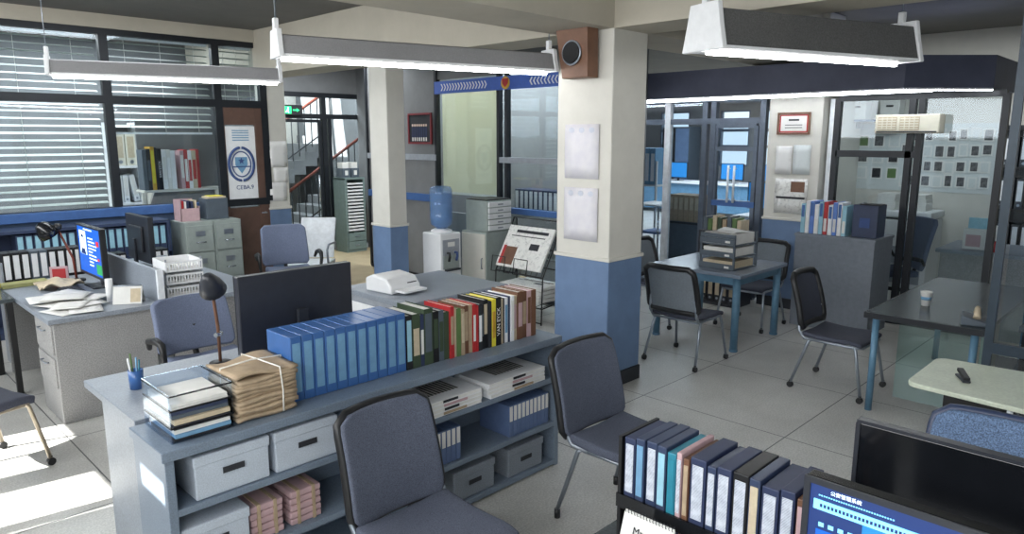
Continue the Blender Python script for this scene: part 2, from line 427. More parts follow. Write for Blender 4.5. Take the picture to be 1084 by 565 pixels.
# stairwell beyond
st = sroot('staircase', 'bright staircase beyond the glass entrance')
s = B()
for k in range(16):
    s.box(5.2+.27*k, 5.2+.27*(k+1), 13.6, 14.9, max(.0, .17*k-.12), .17*(k+1))
part('flight', s, 'wall_grey', st)
s2 = B()
for k in range(8): s2.box(6.5+.27*k, 6.5+.27*(k+1), 12.3, 13.5, 0, .165*(k+1))
part('lower_flight', s2, 'wall_grey', st)
def railing(p0, p1, y, n, name):
    part('handrail', B().tube([(p0[0], y, p0[1]+.9), (p1[0], y, p1[1]+.9)], .03), 'red_brown', st)
    part('rail', B().tube([(p0[0], y, p0[1]+.12), (p1[0], y, p1[1]+.12)], .015), 'frame_black', st)
    for k in range(n):
        t = (k+.5)/n; x = p0[0]+(p1[0]-p0[0])*t; z = p0[1]+(p1[1]-p0[1])*t
        part('baluster', B().cyl((x, y, z), (x, y, z+.9), .011, n=6), 'frame_black', st)
railing((5.3, .25), (9.2, 2.7), 13.55, 26, 'u')
railing((6.5, .1), (8.6, 1.4), 12.28, 15, 'l')
struct('wall_stairwell', B().box(4.9, 8.3, 15, 15.15, 0, 4.2).box(4.8, 4.9, 11.5, 15.15, 0, 4.2).box(4.8, 8.3, 11.5, 13.4, 4.2, 4.3), 'wall_paint', label='white walls of the stairwell')  # last box is an unseen roof, added to cut the sky light

# ---- partition 2: glazed office front (x = 6.3)
W2 = sroot('window_2', 'glazed office front behind the newspaper stand')
part('window_frame', frame_x(6.3, (5.2, 6.31, 6.45, 7.66, 9.3), (.04, 3.1), .045, .07), 'frame_black', W2)
part('rail', B().box(6.26, 6.33, 5.2, 6.42, 1.69, 1.76), 'grey_plastic', W2)
part('rail', B().box(6.26, 6.33, 7.66, 9.3, 1.69, 1.77), 'grey_plastic', W2)
part('rail', B().box(6.255, 6.335, 5.2, 6.6, 1.07, 1.14), 'band_blue', W2)
part('rail', B().box(6.255, 6.335, 7.66, 9.3, 1.12, 1.22), 'band_blue', W2)
part('transom_panel', B().box(6.29, 6.34, 5.2, 9.3, 2.76, 3.08), 'wall_grey', W2)
part('pane', B().box(6.296, 6.304, 5.22, 7.64, .06, 2.76), 'pane', W2)
part('lower_panel', B().box(6.31, 6.35, 6.5, 7.62, .05, 1.0), 'wall_grey', W2)
part('infill_panel', B().box(6.285, 6.32, 7.68, 9.28, .06, 2.76), 'wall_grey', W2)
struct('wall_office', B().box(6.34, 7.5, 5.1, 5.2, 0, 3.34), 'wall_grey', label='grey side wall of the glazed office')
struct('wall_office', B().box(7.4, 7.5, 5.2, 11.27, 0, 3.34), 'wall_grey', label='pale rear wall of the glazed office')
t = thing('roller_blind', 'cream roller blind pulled down behind the glazed office front', 'blind', (6.36, 7.06, 2.74))
part('fabric', B().box(-.002, .004, -.56, .56, -1.47, 0), 'blind_cloth', t)
part('tube', B().cyl((0, -.57, .02), (0, .57, .02), .03), 'white', t)
part('bottom_bar', B().box(-.012, .012, -.56, .56, -1.5, -1.47), 'white', t)
t = thing('blue_banner', 'blue banner strip with white chevrons along the office glass', 'banner', (6.255, 6.28, 2.65))
part('strip', B().box(0, .006, -1.38, 1.38, -.08, .08), 'banner_blue' if 'banner_blue' in MATS else mat('banner_blue', (70,104,190), .5), t)
ch = B()
for k in range(16):
    for sgn, base in ((1, .35), (-1, -.4)):
        y = base + sgn*.056*k
        for q in (1, -1): ch.extr([(-.003, y, 0), (-.003, y+.02, 0), (-.003, y+.02+sgn*.03, q*.045), (-.003, y+sgn*.03, q*.045)], (.003, 0, 0))
part('chevrons', ch, 'white', t)
part('crest', B().extr([(-.006, .02+.075*math.cos(a*PI/8), .075*math.sin(a*PI/8)) for a in range(16)], (.006, 0, 0)), 'gold', t)
part('crest_shield', B().extr([(-.012, .02+.05, .05), (-.012, .02-.05, .05), (-.012, .02-.045, -.01), (-.012, .02, -.05), (-.012, .02+.045, -.01)], (.006, 0, 0)), 'red', t)

# ---- partition 3 (x = 8.3): glazed front of the two far rooms
W3 = sroot('window_3', 'dark framed glass front of the computer room')
part('window_frame', frame_x(8.3, (3.97, 4.62, 4.74, 6.4), (.04, 2.2, 2.47), .07, .08), 'frame_grey', W3)
part('post', B().box(8.25, 8.33, 5.24, 5.32, .04, 2.47), 'frame_white', W3)
part('pane', B().box(8.296, 8.304, 4.78, 6.38, .06, 2.45), 'pane_blue', W3)
D3 = sroot('door_3', 'glass door with white bar handles beside the far pillar')
part('leaf_frame', frame_x(8.3, (4.05, 4.58), (.08, .98, 1.2, 1.86, 2.14), .05, .06), 'frame_grey', D3)
part('pane', B().box(8.296, 8.304, 4.06, 4.57, .1, 2.12), 'pane_blue', D3)
part('push_band', B().box(8.26, 8.27, 4.02, 4.6, 1.15, 1.22), 'band_blue', D3)
for y in (4.36, 4.28): part('door_handle', B().cyl((8.22, y, 1.2), (8.22, y, 1.66), .014).cyl((8.22, y, 1.24), (8.27, y, 1.24), .008).cyl((8.22, y, 1.62), (8.27, y, 1.62), .008), 'frame_white', D3)
W4 = sroot('window_4', 'black framed glass front of the meeting office')
part('window_frame', frame_x(8.3, (1.55, 2.27, 2.36, 3.11), (.04, 2.42), .06, .08), 'frame_black', W4)
part('rail', B().box(8.26, 8.34, 2.3, 3.1, 1.79, 1.86), 'frame_black', W4)
part('post', B().box(8.26, 8.34, 3.14, 3.19, .04, 2.42), 'frame_white', W4)
part('pane', B().box(8.296, 8.304, 1.58, 3.08, .06, 2.4), 'pane', W4)

# far rooms
struct('wall_meeting', B().box(10.8, 10.95, .4, 3.95, 0, 3.34), 'wall_paint', label='pale rear wall of the meeting office')
struct('wall_divider', B().box(8.6, 19, 3.72, 3.85, 0, 3.34), 'wall_paint', label='wall between the two far rooms')
fw = B(); fw.box(19, 19.2, 3.85, 15, 0, 1.2).box(19, 19.2, 3.85, 15, 2.75, 3.34)
for y0, y1 in ((3.85, 8.2), (9.2, 9.5), (10.4, 11.4), (12.4, 15)): fw.box(19, 19.2, y0, y1, 1.2, 2.75)
struct('wall_far', fw, 'wall_grey', label='far wall of the computer room with bright windows')
struct('wall_side', B().box(8.3, 19, 15, 15.2, 0, 3.34).box(8.25, 8.35, 6.44, 15, 0, 3.34), 'wall_grey', label='grey walls closing the computer room')
for n, y0, y1 in ((5, 8.2, 9.2), (6, 9.5, 10.4), (8, 11.4, 12.4)):
    r = sroot('window_%d' % n, 'bright outside window of the computer room, %s' % {5: 'beside the far pillar', 6: 'in the middle', 8: 'beside the locker'}[n])
    part('window_frame', frame_x(19.05, (y0, y1), (1.2, 1.75, 2.2, 2.75), .08, .08), 'frame_grey', r)
    part('pane', B().box(19.05, 19.056, y0, y1, 1.2, 2.75), 'pane', r)
struct('wall_right', B().box(5.5, 13, -.35, -.2, 0, 3.34), 'wall_paint', label='pale side wall behind the side desk')

# soffit above the far rooms
pl = [(7.5, 6.5), (7.5, 2.23), (8.1, 1.63), (9.2, 1.63), (9.2, 6.5)]
struct('ceiling_soffit', B().extr([(x, y, 2.46) for x, y in pl], (0, 0, .30)), 'soffit', label='dark blue boxed soffit with light strips over the far glass fronts')
t = thing('light_strip', 'thin white light strip along the outer lower edge of the dark soffit', 'light strip', (7.52, 2.23, 2.445))
part('channel', B().box(0, .03, .0, 4.2, 0, .014), 'white', t); part('diffuser', B().box(.003, .027, .0, 4.2, -.008, 0), 'led_strip', t)
t = thing('light_strip', 'thin white light strip further in under the dark soffit', 'light strip', (7.9, 2.1, 2.445))
part('channel', B().box(0, .03, .0, 4.2, 0, .014), 'white', t); part('diffuser', B().box(.003, .027, .0, 4.2, -.008, 0), 'led_strip', t)
t = thing('light_strip', 'short white light strip across the cut corner of the dark soffit', 'light strip', (7.52, 2.23, 2.445), -PI/4)
part('channel', B().box(0, .84, .0, .03, 0, .014), 'white', t); part('diffuser', B().box(0, .84, .003, .027, -.008, 0), 'led_strip', t)

# partition beside the side desk (x = 5.41)
W7 = sroot('window_7', 'grey framed glass screen at the end of the side desk')
part('window_frame', B().box(5.395, 5.43, .925, .975, 0, 2.79).box(5.395, 5.43, -.2, .925, .61, .68).box(5.395, 5.43, -.2, .925, 2.7, 2.79).box(5.395, 5.43, -.2, .925, 0, .06), 'frame_dark' if 'frame_dark' in MATS else mat('frame_dark', (46,60,72), .4, .2), W7)
part('pane', B().box(5.406, 5.414, -.2, .9, .7, 2.7), 'pane_blue', W7)
part('lower_panel', B().box(5.406, 5.414, -.2, .9, .06, .6), 'pane_dark', W7)
# ---------------------------------------------------------------- lamps, speaker, wall pieces
def pendant(p0, p1, label, w=.115, h=.15, m='lamp_grey'):
    p0, p1 = Vector(p0), Vector(p1); d = p1-p0; L = d.length; rz = math.atan2(d.y, d.x)
    t = thing('pendant_lamp', label, 'ceiling lamp', tuple((p0+p1)/2), rz)
    prof = lambda x: [(x, -w+.01, .02), (x, w-.01, .02), (x, w*.62, h-.01), (x, w*.3, h), (x, -w*.3, h), (x, -w*.62, h-.01)]
    grain('lamp_grey', (140,140,142), .12, 200, .6); grain('lamp_dark', (92,92,92), .2, 120, .7)
    part('housing', B().extr(prof(-L/2+.03), (L-.06, 0, 0)), m, t, .004)
    for sx in (-1, 1):
        x = sx*(L/2-.015)
        c = part('end_cap', B().extr([(x-.018, -w-.01, 0), (x-.018, w+.01, 0), (x-.018, w*.85, h*.6), (x-.018, w*.7, h+.03), (x-.018, -w*.7, h+.03), (x-.018, -w*.85, h*.6)], (.036, 0, 0)).box(x-.016, x+.016, -.022, .022, h+.02, h+.10), 'white', t, .006)
        part('hanger', B().cyl((x, 0, h+.09), (x, 0, 3.34-p0.z), .004, n=6), 'steel', t)
    part('reflector', B().box(-L/2+.03, L/2-.03, -w+.005, w-.005, .004, .02), 'white', t)
    part('tube', B().cyl((-L/2+.04, 0, -.004), (L/2-.04, 0, -.004), .016), 'tube_light', t)
pendant((1.60, 6.95, 2.5), (3.36, 6.36, 2.5), 'grey pendant strip lamp hanging in front of the blinds', .09, .13)
pendant((2.29, 4.40, 2.5), (4.34, 3.87, 2.5), 'grey pendant strip lamp ending beside the wooden speaker', .12, .145)
pendant((3.85, 2.25, 2.49), (5.47, 1.67, 2.5), 'grey pendant strip lamp with a big white end cap under the dark soffit', .17, .24, 'lamp_dark')

t = thing('wall_speaker', 'brown wooden loudspeaker mounted high on the square pillar', 'speaker', (4.4, 3.56, 2.44))
part('cabinet', B().extr([(-.14, -.13, 0), (-.14, .12, 0), (-.19, .15, .39), (-.19, -.16, .39)], (.13, 0, 0)), 'brown_wood', t, .006)
part('driver', B().cyl((-.155, 0, .18), (-.19, 0, .184), .085, .075, 24), 'black', t)
part('driver_ring', B().tube([(-.172+.0, .085*math.cos(a*PI/12), .18+.085*math.sin(a*PI/12)) for a in range(24)], .008, closed=True), 'steel', t)
part('bracket', B().box(-.03, .0, -.05, .05, .1, .3), 'black', t)

def sheet_on(name, label, cat, loc, w, h, face, m, border=None, bm='white'):
    """flat sheet, poster or frame fixed to a wall; face '-x' or '-y'"""
    t = thing(name, label, cat, loc, 0 if face == '-y' else -PI/2)
    if border:
        f = B(); b = border
        f.box(-w/2, w/2, -.02, 0, -h/2, -h/2+b).box(-w/2, w/2, -.02, 0, h/2-b, h/2).box(-w/2, -w/2+b, -.02, 0, -h/2+b, h/2-b).box(w/2-b, w/2, -.02, 0, -h/2+b, h/2-b)
        part('frame', f, bm, t); part('print', B().box(-w/2+b, w/2-b, -.008, -.001, -h/2+b, h/2-b), m, t)
    else:
        part('print', B().sheet(lambda u, v: ((u-.5)*w, -.004-.004*math.sin(PI*v), (v-.5)*h), 4, 4, .0015), m, t)
    return t
printed('print_poster', (218,216,220), (196,194,208), 120, 'Z', .48, 9)
for z, l in ((1.89, 'white printed notice higher on the square pillar, under the speaker'), (1.40, 'white printed notice lower on the square pillar, above the blue wainscot')):
    t = sheet_on('notice_sheet', l, 'notice', (4.395, 3.58, z), .34, .42, '-x', 'print_poster')
    for k in (-1, 0, 1): part('emblem', B().extr([(k*.1+.028*math.cos(a*PI/4), -.010, .165+.022*math.sin(a*PI/4)) for a in range(8)], (0, .002, 0)), 'emblem_pale', t)
for (x, z, w, h, l) in ((4.66, 1.78, .24, .34, 'pinned sheet at the top of the pillar by the brown door'), (4.68, 1.50, .20, .2, 'small pinned sheet in the middle of the pillar by the brown door'), (4.63, 1.28, .24, .25, 'pinned sheet just above the blue wainscot by the brown door')):
    sheet_on('pinned_sheet', l, 'notice', (x, 9.018, z), w, h, '-y', 'print_sheet')
t = sheet_on('certificate', 'red bordered certificate in a dark wooden frame on the far pillar', 'certificate', (8.148, 3.54, 2.155), .38, .25, '-x', 'paper', .022, 'brown_wood')
part('red_border', B().box(-.165, .165, -.0095, -.008, -.1, -.085).box(-.165, .165, -.0095, -.008, .085, .1).box(-.165, -.15, -.0095, -.008, -.1, .1).box(.15, .165, -.0095, -.008, -.1, .1), 'red', t)
part('lettering', B().box(-.06, .06, -.0095, -.008, .03, .05).box(-.1, .1, -.0095, -.008, -.02, -.012).box(-.1, .1, -.0095, -.008, -.05, -.042), 'ink', t)
sheet_on('pinned_sheet', 'cream pinned sheet below the certificate, beside its twin sheet', 'notice', (8.146, 3.63, 1.74), .19, .32, '-x', 'print_sheet')
sheet_on('pinned_sheet', 'white pinned sheet below the certificate, nearer the glass front', 'notice', (8.144, 3.42, 1.75), .2, .33, '-x', 'print_notice')
t = sheet_on('newspaper_page', 'newspaper page with a colour photo pinned on the far pillar', 'newspaper', (8.143, 3.52, 1.33), .38, .40, '-x', 'print_page')
part('photo', B().box(-.0, .16, -.012, -.010, .05, .17), 'brown_wood', t)
part('headline', B().box(-.17, .17, -.012, -.010, -.03, -.005), 'ink', t)
t = sheet_on('group_photo', 'red framed group photograph on the office front beyond the slim pillar', 'picture', (6.25, 7.97, 2.12), .52, .42, '-x', 'ink', .025, 'frame_red')
for k in range(7):
    part('figure_print', B().box(-.18+.05*k, -.145+.05*k, -.0105, -.008, -.12, .02), 'navy', t); part('face_print', B().cyl((-.162+.05*k, -.0105, .045), (-.162+.05*k, -.008, .045), .019, n=8), 'skin', t)
    part('figure_print', B().box(-.175+.05*k, -.152+.05*k, -.0108, -.008, -.17, -.12), 'paper', t)

# exit sign hanging before the entrance transom
t = thing('exit_sign', 'green lit exit sign with a running man and arrows', 'sign', (5.98, 11.2, 2.45))
part('housing', B().box(-.28, .28, -.03, .03, -.085, .085), 'black', t, .006)
part('face', B().box(-.26, .26, -.034, -.03, -.07, .07), 'ink', t)
part('panel', B().box(-.07, .07, -.037, -.034, -.06, .06), 'exit_green', t)
part('running_man', B().cyl((.012, -.039, .035), (.012, -.037, .035), .012, n=10).extr([(0, -.037, .02), (.02, -.037, .02), (.012, -.037, -.012), (.03, -.037, -.045), (.018, -.037, -.05), (0, -.037, -.018), (-.03, -.037, -.04), (-.038, -.037, -.03), (-.008, -.037, -.008)], (0, -.002, 0)), 'exit_white', t)
part('arrow', B().extr([(.22, -.034, 0), (.17, -.034, .03), (.17, -.034, .01), (.1, -.034, .01), (.1, -.034, -.01), (.17, -.034, -.01), (.17, -.034, -.03)], (0, -.003, 0)), 'exit_green', t)
part('arrow', B().box(-.22, -.1, -.037, -.034, -.008, .008), 'exit_green', t)

# emblem poster behind the door glass
t = thing('emblem_poster', 'white poster with a blue police emblem on the brown door glass', 'poster', (4.15, 9.031, 1.6))
part('sheet', B().box(-.185, .205, 0, .006, -.47, .54), 'white', t)
e = B(); cz = .06
e.tube([(.125*math.cos(a*PI/16), -.004, cz+.16*math.sin(a*PI/16)) for a in range(32)], .008, 5, closed=True)
e.tube([(.165*math.cos(a), -.004, cz+.21*math.sin(a)) for a in [(-.95+1.9*k/20)*PI/2-0 for k in range(21)]], .018, 5)
e.tube([(-.165*math.cos(a), -.004, cz+.21*math.sin(a)) for a in [(-.95+1.9*k/20)*PI/2 for k in range(21)]], .018, 5)
part('wreath', e, 'ink_blue', t)
part('shield', B().extr([(-.08, 0, cz+.09), (.08, 0, cz+.09), (.08, 0, cz-.01), (0, 0, cz-.12), (-.08, 0, cz-.01)], (0, -.005, 0)), 'label_blue', t)
part('star', B().extr([((.045 if k % 2 == 0 else .02)*math.sin(k*PI/5), -.005, cz+.04+(.045 if k % 2 == 0 else .02)*math.cos(k*PI/5)) for k in range(10)], (0, -.004, 0)), 'ink_blue', t)
part('band', B().box(-.12, .12, -.008, -.002, cz-.04, cz-.025), 'ink_blue', t)
text('CEBA.9', .075, t, (.03, -.004, -.24), (PI/2, 0, 0), 'ink_blue')
l = B()
for k in range(5): l.box(-.1, .12, -.004, 0, .36+.03*k, .372+.03*k)
part('print_lines', l, 'label_blue', t)

# air conditioner on the meeting office front
t = thing('air_conditioner', 'cream air conditioner mounted high on the meeting office glass front', 'air conditioner', (8.25, 2.34, 2.04), -PI/2)
part('body', B().box(-.30, .30, -.2, 0, 0, .19), 'cream', t, .012)
for k in (-.18, .03):
    part('grille', B().box(k-.09, k+.09, -.206, -.2, .03, .165), 'paper_old', t)
    g = B()
    for q in range(5): g.box(k-.085, k+.085, -.212, -.206, .04+.025*q, .052+.025*q)
    for q in range(-1, 2): g.box(k+.045*q-.004, k+.045*q+.004, -.213, -.206, .035, .16)
    part('louvres', g, 'cream', t)
part('outlet', B().box(-.28, .28, -.203, -.2, .008, .022), 'ink', t)

# ---------------------------------------------------------------- binders, books, boxes
MESH = {}
def shared(key, fn):
    if key not in MESH: MESH[key] = fn()
    return MESH[key]
def binder(label, loc, rz, w, d, h, cov, lab, group, name='ring_binder', lz=(.25, .93), ring=True, cat='binder', tilt=0, pages=False):
    """box file or lever arch file; the spine faces local -Y, origin at bottom centre of the spine"""
    t = thing(name, label, cat, loc, rz, group, rot=(0, tilt, rz) if tilt else None)
    k = (round(w, 3), round(d, 3), round(h, 3), cov)
    link('cover', shared(k, lambda: B().box(-w/2+.001, w/2-.001, 0, d, 0, h).mesh('cover', cov)), t, bevel=.003)
    link('spine_label', shared(k+(lab, lz), lambda: B().box(-w*.33, w*.33, -.002, 0, h*lz[0], h*lz[1]).mesh('spine_label', lab)), t)
    if ring: link('finger_ring', shared(k+('r',), lambda: B().cyl((0, 0, h*.12), (0, -.003, h*.12), w*.2, n=10).mesh('finger_ring', 'steel')), t)
    link('pages', shared(k+('p',), lambda: B().box(-w/2+.008, w/2-.008, .015, d-.006, h-.0005, h+.001).mesh('pages', 'paper')), t) if pages else None
    return t
def book(label, loc, rz, w, d, h, cov, lab, group, title=None, tm='white', pg=True, tilt=0):
    t = thing('book', label, 'book', loc, rz, group, rot=(0, tilt, rz) if tilt else None)
    c = B().box(-w/2, -w/2+.0025, 0, d, 0, h).box(w/2-.0025, w/2, 0, d, 0, h).box(-w/2+.0025, w/2-.0025, 0, .003, 0, h)
    part('cover', c, cov, t)
    part('pages', B().box(-w/2+.0025, w/2-.0025, .003, d-.004, .003, h-.005), 'paper', t)
    if title: text(title, w*.85, t, (0, -.0015, h*.5), (PI/2, -PI/2, 0), tm, 'title')
    elif lab: part('spine_label', B().box(-w*.36, w*.36, -.0015, 0, h*random.uniform(.15, .3), h*random.uniform(.7, .92)), lab, t)
    return t
def storage_box(label, loc, rz, w, d, h, m, group=None, hx=.35):
    t = thing('storage_box', label, 'box', loc, rz, group)
    part('body', B().box(-w/2, w/2, 0, d, 0, h-.02), m, t, .006)
    part('lid', B().box(-w/2-.005, w/2+.005, -.005, d+.005, h-.045, h), m, t, .006)
    part('handle_slot', B().box(-.045+hx*0, .045, -.007, -.004, h-.10, h-.075), 'ink', t)
    return t

# ---------------------------------------------------------------- the long bookcase
BX0, BX1, BY0, BY1, BT = .868, 3.15, 2.715, 3.07, .827
t = thing('low_bookcase', 'long low grey bookcase with three open shelves behind two chairs', 'bookcase', (BX0, BY0, 0))
L, D = BX1-BX0, BY1-BY0
part('top', B().box(-.012, L+.012, -.012, D, .785, BT), 'bookcase_laminate', t, .004)
for x, n in ((0, 'side_panel'), (L-.035, 'side_panel')): part(n, B().box(x, x+.035, 0, D-.002, 0, .785), 'bookcase_laminate', t, .003)
part('divider', B().box(1.10, 1.13, .004, D-.02, .03, .785), 'bookcase_laminate', t)
for z in (.545, .262, .012): part('shelf', B().box(.035, L-.035, 0, D-.02, z, z+.03), 'bookcase_laminate', t, .003)
part('back_panel', B().box(.035, L-.035, D-.018, D-.002, .012, .785), 'bookcase_laminate', t)
part('plinth', B().box(.035, L-.035, .03, .05, 0, .012), 'skirting_black', t)

S1, S2, S3 = .575, .292, .042
storage_box('light grey lidded box at the sunlit end of the upper bookcase shelf', (1.135, BY0+.015, S1), 0, .31, .28, .185, 'box_grey')
storage_box('light grey lidded box beside the bookcase divider on the upper shelf', (1.47, BY0+.015, S1), 0, .30, .28, .185, 'box_grey')
storage_box('light grey lidded box low on the shelf at the sunlit end', (1.05, BY0+.015, S2), 0, .27, .28, .185, 'box_grey')
for x, l in ((1.275, 'pink document bundle beside the low grey box'), (1.46, 'pink document bundle with strapping next to its smaller twin')):
    t = thing('document_bundle', l, 'documents', (x, BY0+.05, S2))
    for k in range(5): part('folder', B().box(-.075+random.uniform(-.004, .004), .075, -.01+random.uniform(-.004, .004), .22, .032*k, .032*k+.029), 'paper_pink', t, .006)
    part('strap', B().box(-.045, -.03, -.017, .224, -.0, .163).box(.03, .045, -.017, .224, -.0, .163), 'paper_brown', t)
storage_box('dark grey lidded box on the bottom shelf behind the nearer chair', (2.47, BY0+.02, S3), 0, .30, .28, .175, 'box_dark')
storage_box('dark grey lidded box on the bottom shelf at the far bookcase end', (2.88, BY0+.02, S3), 0, .29, .28, .175, 'box_dark')
x = 2.10
for k in range(8):
    binder(f'{ORD[k]} pale blue file with white spine in the nearer low run, counted from the divider', (x+.034*k+.017, BY0+.02, S2), 0, .0335, .25, .19, 'file_slate', 'paper', 'pale blue files on the middle shelf', 'slim_file', (.5, .97), False, 'file')
x = 2.74
for k in range(10):
    binder(f'{ORD[k]} pale blue file with white spine in the far low run, counted from the gap', (x+.034*k+.017, BY0+.02, S2), 0, .0335, .25, .19, 'file_slate', 'paper', 'pale blue files on the middle shelf', 'slim_file', (.5, .97), False, 'file')
for cx, wh in ((2.285, 'nearer'), (2.80, 'farther')):
    for k in range(4):
        t = thing('magazine', f'{["lowest","second lowest","second highest","topmost"][k]} white magazine in the {wh} pile on the bookcase shelf', 'magazine', (cx+random.uniform(-.006, .006), BY0+.155, S1+.0215*k), random.uniform(-.02, .02), 'white magazines on the upper shelf')
        part('cover', B().box(-.23, .23, -.15, .14, 0, .003).box(-.23, .23, -.15, .14, .018, .021).box(-.23, -.2275, -.15, .14, .003, .018), 'white', t, .001)
        part('pages', B().box(-.2275, .228, -.148, .138, .003, .018), 'paper', t)
        part('spine_print', B().box(-.04, .06 if k % 2 else .12, -.152, -.149, .004, .017), ['paper_brown', 'ink', 'paper_pink', 'ink'][k], t)
        if k == 3: part('cover_picture', B().box(-.1, .14, -.06, .10, .0205, .0215), 'print_photo', t)

# things on top of the bookcase
t = thing('file_tray', 'clear acrylic file tray full of papers on the bookcase end', 'tray', (1.04, 2.90, BT))
part('shell', B().box(-.125, .125, -.14, .15, 0, .004).box(-.125, -.121, -.14, .15, .004, .2).box(.121, .125, -.14, .15, .004, .2).box(-.121, .121, .146, .15, .004, .2), 'acrylic', t)
z = .005
for k in range(9):
    h = random.uniform(.012, .022); a = random.uniform(-.03, .03)
    part('paper_stack', B().box(-.11, .11, -.125-random.uniform(0, .02), .13, z, z+h*.93), ['ink','label_blue','paper','ink','paper_old','bottle_grey','slate_dark','paper','paper'][k], t, rot=(0, 0, a*.4)); z += h
for zz in (.06, .13, .19): part('shelf_edge', B().box(-.125, .125, -.146, -.14, zz, zz+.006).box(-.125, -.119, -.14, .15, zz, zz+.005).box(.119, .125, -.14, .15, zz, zz+.005), 'black_gloss', t)
t = thing('paper_bundle', 'string-tied bundle of brown paper files beside the acrylic tray', 'paper bundle', (1.319, 2.885, BT+.004), .02)
for k in range(10):
    r = random.uniform
    part('folder', B().sheet(lambda u, v, k=k, a=r(-.008, .008), b=r(-.01, .01): ((u-.5)*.27+a, (v-.45)*.26+b, .0095+.0178*k+.004*math.sin(u*7+k)+.003*math.sin(v*5+k*2)), 8, 6, .0155), 'paper_brown', t)
part('wrapper', B().sheet(lambda u, v: ((u-.5)*.285, (v-.45)*.275, .193+.012*math.sin(u*6)*math.sin(v*4+1)), 12, 10, .012), 'paper_brown', t)
part('string', B().tube([(.06, -.13, .005), (.062, -.132, .1), (.055, -.128, .205), (.03, 0, .214), (.02, .15, .21), (.02, .152, .01)], .0035, 6).tube([(-.14, .02, .1), (-.138, .02, .208), (0, .02, .216), (.14, .02, .207), (.142, .02, .1)], .0035, 6), 'string', t)
t = thing('pen_pot', 'blue pen pot on the desk corner behind the acrylic tray', 'pen pot', (1.03, 3.50, .84))
part('pot', B().lathe([(.03, 0), (.033, .09), (.030, .09), (.027, .004)], n=16), 'file_blue', t)
for k, (a, b, m) in enumerate(((.01, .0, 'teal'), (-.012, .008, 'white'), (.0, -.012, 'label_blue'), (-.005, .012, 'green_file'))): part('pen', B().cyl((a, b, .01), (a*2, b*2, .135+.01*k), .004), m, t)

for k in range(11):
    binder(f'{ORD[k]} bright blue box file of the row on the bookcase, counted from the paper bundle', (1.468+.0575*k+.0288, 2.835, BT), 0, .057, .22, .30 + (.003 if k > 7 else 0), 'file_blue', 'label_blue', 'blue box files on the bookcase', 'box_file', (.14, .9), False, 'box file')
books = [  # width, height, depth, cover, label, phrase
 (.030,.30,.30,'black','label_cyan','black lever file'), (.040,.30,.32,'green_dark','paper_old','dark green file with buff label'), (.018,.29,.3,'navy','paper','navy slim folder'),
 (.045,.315,.3,'green_dark','bottle_grey','thick grey-green file with a finger hole'), (.030,.29,.28,'black','green_dark','black folder with green label'), (.026,.29,.28,'bottle_grey','green_dark','grey folder with green label'),
 (.028,.275,.22,'green_dark',None,'plain dark green book'), (.022,.30,.22,'red','paper_brown','red book with buff label'), (.016,.285,.22,'paper_old',None,'buff thin book'),
 (.022,.28,.22,'green_file',None,'mid green book'), (.020,.27,.22,'paper_brown','paper_old','tan book'), (.026,.285,.22,'brown_wood','paper_brown','brown book with tan label'),
 (.020,.285,.22,'paper_brown',None,'plain tan book'), (.018,.285,.22,'red','paper','red book with white label'), (.012,.275,.22,'red',None,'thin red book'), (.022,.28,.22,'ink','white','charcoal book with white label'),
 (.014,.27,.22,'black','bottle_grey','thin black book with grey label'), (.026,.295,.22,'black','paper_old','black book with pale label'), (.018,.28,.2,'ink',None,'plain charcoal book'), (.024,.29,.22,'yellow','gold','bright yellow book'),
 (.032,.295,.22,'black','VAN EYCK','black book lettered VAN EYCK'), (.014,.28,.22,'paper_old',None,'thin cream book'), (.012,.28,.22,'ink',None,'very thin charcoal book'), (.02,.28,.22,'white','label_blue','white book with blue label'),
 (.014,.285,.22,'navy',None,'thin navy book'), (.02,.285,.22,'white','paper','plain white book'), (.022,.28,.2,'paper_old','paper_pink','cream book with pink label'), (.034,.30,.22,'brown_wood','paper_pink','brown book with pinkish label'),
 (.030,.295,.22,'brown_wood','paper_brown','brown book with buff label'), (.026,.295,.22,'paper_pink','brown_wood','mauve book with brown label'), (.03,.295,.22,'brown_wood',None,'plain brown book at the free end')]
x = 2.102; sc = (3.06-2.102)/sum(b[0] for b in books)
for k, (w, h, d, cov, lab, ph) in enumerate(books):
    w *= sc
    y0 = 2.835 if k < 7 else 2.83 + random.uniform(-.006, .006)
    ph2 = ph + {5: ' beside the dark green book', }.get(k, '')
    book(f'{ph}, {ORD[k]} from the blue box files on the bookcase', (x+w/2, y0, BT), 0, w-.0015, min(d, .23), h*.95, cov, None if lab == 'VAN EYCK' else lab, 'books standing on the bookcase', title=lab if lab == 'VAN EYCK' else None)
    x += w
